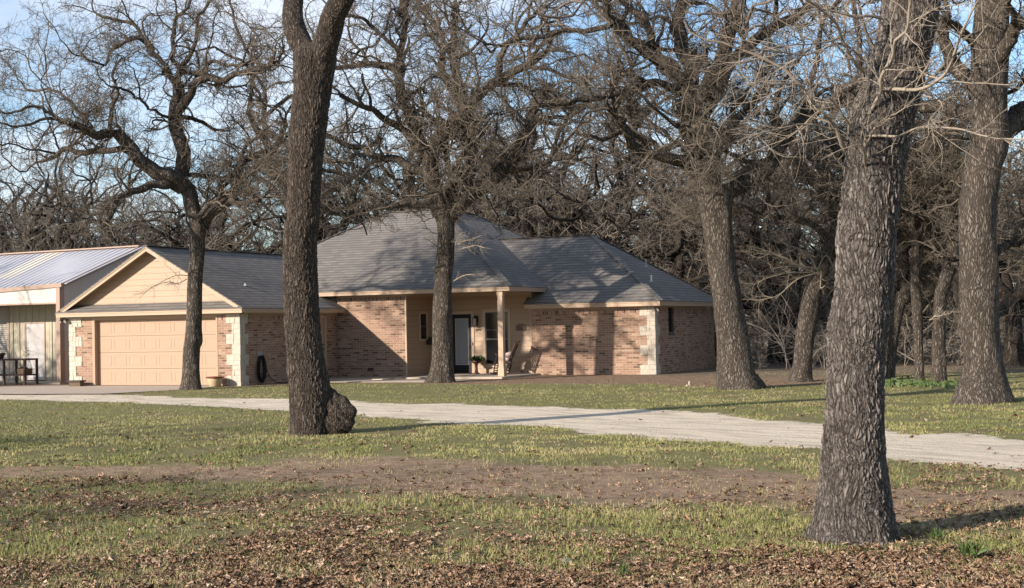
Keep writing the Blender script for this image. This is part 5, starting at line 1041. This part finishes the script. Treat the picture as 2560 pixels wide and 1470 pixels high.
man = [(92, 67, 0, 'thick dark oak rising behind the metal barn roof'), (268, 68, 2, 'dark oak rising behind the barn roof ridge end'), (-60, 72, 1, 'oak at the far left edge behind the barn'), (540, 68, 3, 'oak rising behind the garage roof ridge'),
       (905, 70, 4, 'oak behind the left slope of the tall main roof'), (1345, 69, 1, 'thick dark oak behind the valley between the two hip roofs'), (1510, 70, 0, 'oak behind the ridge of the right wing roof'), (1697, 62, 5, 'straight pale trunked oak behind the right wing roof'), (1790, 70, 2, 'oak behind the far end of the right wing'),
       (1208, 72, 3, 'oak behind the right end of the main roof ridge'), (1935, 60, 2, 'leaning background oak left of the sunlit leaning oak'), (1985, 57, 4, 'background oak directly behind the sunlit leaning oak'), (2532, 50, 3, 'slim oak beyond the foot of the right edge oak')]
for px, d, k, lab in man: place(gp(px, d), k, R0.uniform(0, 6.28), R0.uniform(0.9, 1.05), lab, None)
for px, d, k, sc_, lab in ((835, 72, 1, 1.40, 'tall heavy limbed oak behind the left end of the main roof'), (1075, 74, 3, 1.45, 'tall heavy limbed oak behind the porch oak and main ridge'), (1285, 73, 0, 1.42, 'tall heavy limbed oak behind where the two hip roofs join'), (1430, 75, 4, 1.45, 'tall heavy limbed oak behind the right wing ridge'),
                           (1605, 73, 2, 1.42, 'tall heavy limbed oak behind the right wing hip'), (1745, 78, 1, 1.45, 'tall heavy limbed oak beside the tall leaning oak, behind the wing end'), (2160, 66, 3, 1.3, 'tall heavy limbed oak far behind the nearest trunk'), (2420, 70, 0, 1.35, 'tall heavy limbed oak behind the right edge oak')):
    place(gp(px, d), k, R0.uniform(0, 6.28), sc_, lab, None)
n_ = 0
for (x0, x1, d0, d1, cnt, lab, grp) in ((-350, 620, 70, 95, 14, 'bare oak in the wood far behind the barn and garage', 'oaks in the wood behind the barn'), (560, 1800, 78, 100, 11, 'bare oak in the wood far behind the house roofs', 'oaks in the wood behind the house'), (1900, 2850, 62, 110, 8, 'bare oak in the thick wood beyond the lawn on the right', 'oaks in the wood beyond the lawn'), (-900, 3400, 112, 165, 14, 'bare oak on the farthest line of the wood', 'oaks on the far wood line')):
    for i in range(cnt):
        px = x0+(x1-x0)*(i+R0.uniform(0.1, 0.9))/cnt; d = R0.uniform(d0, d1); place(gp(px, d), R0.randrange(5), R0.uniform(0, 6.28), R0.uniform(0.85, 1.08), lab, grp)
# oaks on the near lawn outside the picture; they throw the dappled shade
for (x, y, k, s_) in ((7.5, -35.5, 6, 0.85), (13.5, -46.5, 6, 1.0), (25.0, -49.5, 6, 0.9), (31.5, -56.0, 6, 0.9), (18.0, -55.0, 6, 1.0), (-10.8, -7.5, 3, 0.74), (-14.5, -10.5, 0, 0.66)):  # last two are unseen extras, added to shade the barn front
    place((x, y), k, R0.uniform(0, 6.28), s_, 'unseen bare oak beyond the left of the view, placed to cast shade', 'oaks on the near lawn')

# thicket of thin stems at the edge of the wood
def brush():
    rs = np.random.RandomState(5); N = 1000
    u = rs.rand(N); d = 50+rs.rand(N)**1.3*50; px = np.where(u < 0.68, 1860+rs.rand(N)*1100, -400+rs.rand(N)*2300); d = np.where(px < 1850, 66+rs.rand(N)*35, d)
    lat = (px-1280)/F_PX*d; S = np.stack([CAM[0]+FW[0]*d+RT[0]*lat, CAM[1]+FW[1]*d+RT[1]*lat, np.full(N, -0.1)], 1)
    D = nrm(np.stack([rs.randn(N)*0.3, rs.randn(N)*0.3, np.ones(N)], 1)); L = rs.uniform(0.8, 3.8, N); R = 0.006+L*0.0032
    tb = Tubes(); P1, R1 = grow(S, D, L, R, 7, 0.2, 0.0, 0.4, rs); tb.add(P1, R1, 5)
    S, D, L, R = spawn(P1, R1, 11, 0.1, 0.95, 0.42, 0.5, rs); R = np.maximum(R, 0.005); P2, R2 = grow(S, D, L, R, 4, 0.2, 0.03, 0.5, rs); tb.add(P2, R2, 3)
    S, D, L, R = spawn(P2, R2, 5, 0.1, 0.8, 0.5, 0.7, rs); R = np.clip(R, 0.005, 0.009); P3, R3 = grow(S, D, L, R, 2, 0.2, 0.0, 0.6, rs); tb.add(P3, R3, 3)
    o = link('thicket', tb.mesh('thicket'), 'brush_stems'); tag(o, 'grey brown leafless undergrowth filling the wood edge', 'undergrowth', kind='stuff')
brush()

# ------------------------------------------------------------------ fallen leaves and grass
def sample_ground(N, d0, d1, rs, p=1.0, side=1.18):
    u = rs.rand(N); d = (d0**(-p)+(d1**(-p)-d0**(-p))*u)**(-1/p); lat = (rs.rand(N)*2-1)*(W0/2/F_PX*d*side+1.0)
    return np.stack([CAM[0]+FW[0]*d+RT[0]*lat, CAM[1]+FW[1]*d+RT[1]*lat], 1), d
def add_tint(me, t):
    a = me.attributes.new('tint', 'FLOAT', 'POINT'); a.data.foreach_set('value', t.astype(np.float32))
OUT = np.array([(0.0, -0.5), (0.16, -0.34), (0.12, -0.18), (0.34, -0.10), (0.30, 0.06), (0.42, 0.22), (0.20, 0.30), (0.10, 0.50)])
def leaves(N, d0, d1, seed, size, name, label, thr_, p=1.0):
    rs = np.random.RandomState(seed); P, d = sample_ground(N, d0, d1, rs, p); road, dirt, bare, drive, leaf = zones(P)
    pr = np.clip(leaf*1.1+thr_, 0, 1)*(1-0.62*dirt)*(1-0.93*road)*(1-drive*0.9); keep = rs.rand(N) < pr; P = P[keep]; n = len(P)
    Z = ground_height(P); sz = size*(0.4+1.2*rs.rand(n)**1.5); half = OUT
    loc = [(x, y) for x, y in half]+[(-x, y) for x, y in half[1:-1][::-1]]; loc = np.array(loc); m = len(loc)
    mid = np.array([(0, -0.25), (0, 0.0), (0, 0.25)])
    curl = rs.uniform(-0.4, 1.0, n); bend = rs.uniform(-0.6, 0.6, n); q = np.vstack([loc, mid])
    X = q[None, :, 0]*sz[:, None]*rs.uniform(0.7, 1.1, n)[:, None]; Y = q[None, :, 1]*sz[:, None]; Zl = (q[None, :, 0]**2*curl[:, None]*1.6+q[None, :, 1]**2*bend[:, None])*sz[:, None]+rs.randn(n, m+3)*0.05*sz[:, None]
    a = rs.rand(n)*6.283; tx, ty = rs.randn(n)*0.28, rs.randn(n)*0.28
    V = np.stack([X, Y, Zl], -1); ca, sa = np.cos(a)[:, None], np.sin(a)[:, None]
    z2 = V[..., 2]+V[..., 0]*tx[:, None]+V[..., 1]*ty[:, None]; x2 = V[..., 0]*ca-V[..., 1]*sa; y2 = V[..., 0]*sa+V[..., 1]*ca
    V = np.stack([x2+P[:, :1], y2+P[:, 1:2], z2+Z[:, None]+0.008+np.abs(rs.randn(n))[:, None]*0.012+(leaf[keep]*0.012)[:, None]], -1)
    # triangles: right half 0..7, left half m-6.. ; midrib m,m+1,m+2
    t = []
    R_ = list(range(0, 8)); Lf = [0]+list(range(m-1, 7, -1))+[7]
    for side_ in (R_, Lf):
        near_ = [m, m, m, m+1, m+1, m+2, m+2]
        for i in range(7):
            t.append((side_[i], side_[i+1], near_[i]) if side_ is R_ else (side_[i+1], side_[i], near_[i]))
        t.append((side_[3], m, m+1) if side_ is R_ else (m, side_[3], m+1)); t.append((side_[5], m+1, m+2) if side_ is R_ else (m+1, side_[5], m+2))
    T = np.array(t); F = (T[None]+(np.arange(n)*(m+3))[:, None, None]).reshape(-1, 3)
    me = np_mesh(name, V.reshape(-1, 3), F); tint = np.clip(rs.beta(2.2, 2.0, n), 0, 1); add_tint(me, np.repeat(tint, m+3))
    o = link(name, me, 'dead_leaf'); tag(o, label, 'fallen leaves', kind='stuff'); return n
n1 = leaves(60000, 8.6, 17.5, 31, 0.056, 'fallen_leaves', 'curled brown oak leaves strewn thickly over the near lawn', 0.15, 1.0)
n2 = leaves(30000, 16.5, 46, 32, 0.062, 'scattered_leaves', 'sparse brown leaves lying on the grass further off', 0.12, 1.2)
def grass(N, d0, d1, seed, hgt, wid, name, label, p=1.0):
    rs = np.random.RandomState(seed); P, d = sample_ground(N, d0, d1, rs, p); road, dirt, bare, drive, leaf = zones(P)
    gn = fbm(P, 0.5, 61); pr = (1-0.97*dirt)*(1-road)*(1-drive)*(1-0.9*bare)*(1-0.45*leaf)*sm(gn, 0.36, 0.62); keep = rs.rand(N) < pr; P = P[keep]; d = d[keep]; n = len(P); Z = ground_height(P)
    tall = fbm(P, 1.1, 71); h = hgt*(0.45+0.8*rs.rand(n))*(0.55+1.1*tall); w = wid*(0.6+0.8*rs.rand(n)); a = rs.rand(n)*6.283; ln = rs.randn(n, 2)*0.5
    dx, dy = np.cos(a)*w/2, np.sin(a)*w/2
    B0 = np.stack([P[:, 0]-dx, P[:, 1]-dy, Z-0.01], 1); B1 = np.stack([P[:, 0]+dx, P[:, 1]+dy, Z-0.01], 1)
    M0 = np.stack([P[:, 0]-dx*0.8+ln[:, 0]*h*0.3, P[:, 1]-dy*0.8+ln[:, 1]*h*0.3, Z+h*0.6], 1); M1 = M0+np.stack([dx*1.6, dy*1.6, 0*dx], 1)
    Tp = np.stack([P[:, 0]+ln[:, 0]*h, P[:, 1]+ln[:, 1]*h, Z+h], 1)
    V = np.stack([B0, B1, M1, M0, Tp], 1); k = (np.arange(n)*5)[:, None]
    F = np.concatenate([k+np.array([[0, 1, 2]]), k+np.array([[0, 2, 3]]), k+np.array([[3, 2, 4]])]); me = np_mesh(name, V.reshape(-1, 3), F)
    pt = 0.6*fbm(P, 3.2, 81)+0.5*fbm(P, 0.9, 83); tint = np.clip(0.12+1.25*(pt-0.28)+rs.randn(n)*0.17+0.16*sm(17-d, 0, 4), 0, 1); add_tint(me, np.repeat(tint, 5))
    o = link(name, me, 'grass_blade'); tag(o, label, 'grass', kind='stuff'); return n
n3 = grass(260000, 8.6, 20, 41, 0.040, 0.005, 'near_grass', 'short patchy winter grass among the leaves', 1.0)
n4 = grass(260000, 19, 48, 42, 0.034, 0.009, 'lawn_grass', 'short green lawn grass on both sides of the gravel lane', 1.0)
# greener weeds at the wood edge and round the trunks; grass clumps in the right foreground
def clump(px, py, n, size, label, seed, spread=0.1, name='grass_clump', cat='grass clump'):
    g_ = gz(px, py); z = gh(g_[0], g_[1]); o = leaf_tuft(name, (g_[0], g_[1], z), n, size, 0.6, 'bright_leaf', None, seed, 1.0, 0.07); o.location = (0, 0, 0); tag(o, label, cat)
clump(2425, 1400, 70, 0.20, 'tall green grass clump in the leaves at the lower right', 1); clump(2345, 1352, 50, 0.14, 'green grass clump right of the nearest trunk foot', 2); clump(2312, 1452, 30, 0.09, 'small bright green tuft in the leaves near the bottom edge', 3); clump(1560, 1445, 40, 0.13, 'lone green grass clump near the bottom centre', 4)
def weeds():
    rs = np.random.RandomState(8); V = []; F = []
    for i in range(900):
        px = rs.uniform(2180, 2460); py = 958+rs.randn()*3.5+(px-2190)*0.03; g_ = gz(px, py); a = rs.rand()*6.28; h = rs.uniform(0.03, 0.11); w = rs.uniform(0.02, 0.05); k = len(V)
        t_ = np.array([math.cos(a), math.sin(a), 0.0]); b0 = np.array([g_[0]+rs.randn()*0.3, g_[1]+rs.randn()*0.6, -0.07]); V += [b0-t_*w*0.3, b0+t_*w*0.3, b0+t_*w+np.array([0, 0, h]), b0-t_*w*0.6+np.array([0.03*rs.randn(), 0.03, h])]; F.append((k, k+1, k+2, k+3))
    o = link('weeds', np_mesh('weeds', V, F), 'bright_leaf'); tag(o, 'bright green weeds along the shaded wood edge on the right', 'weeds', kind='stuff')
weeds()
print('counts', n1, n2, n3, n4)
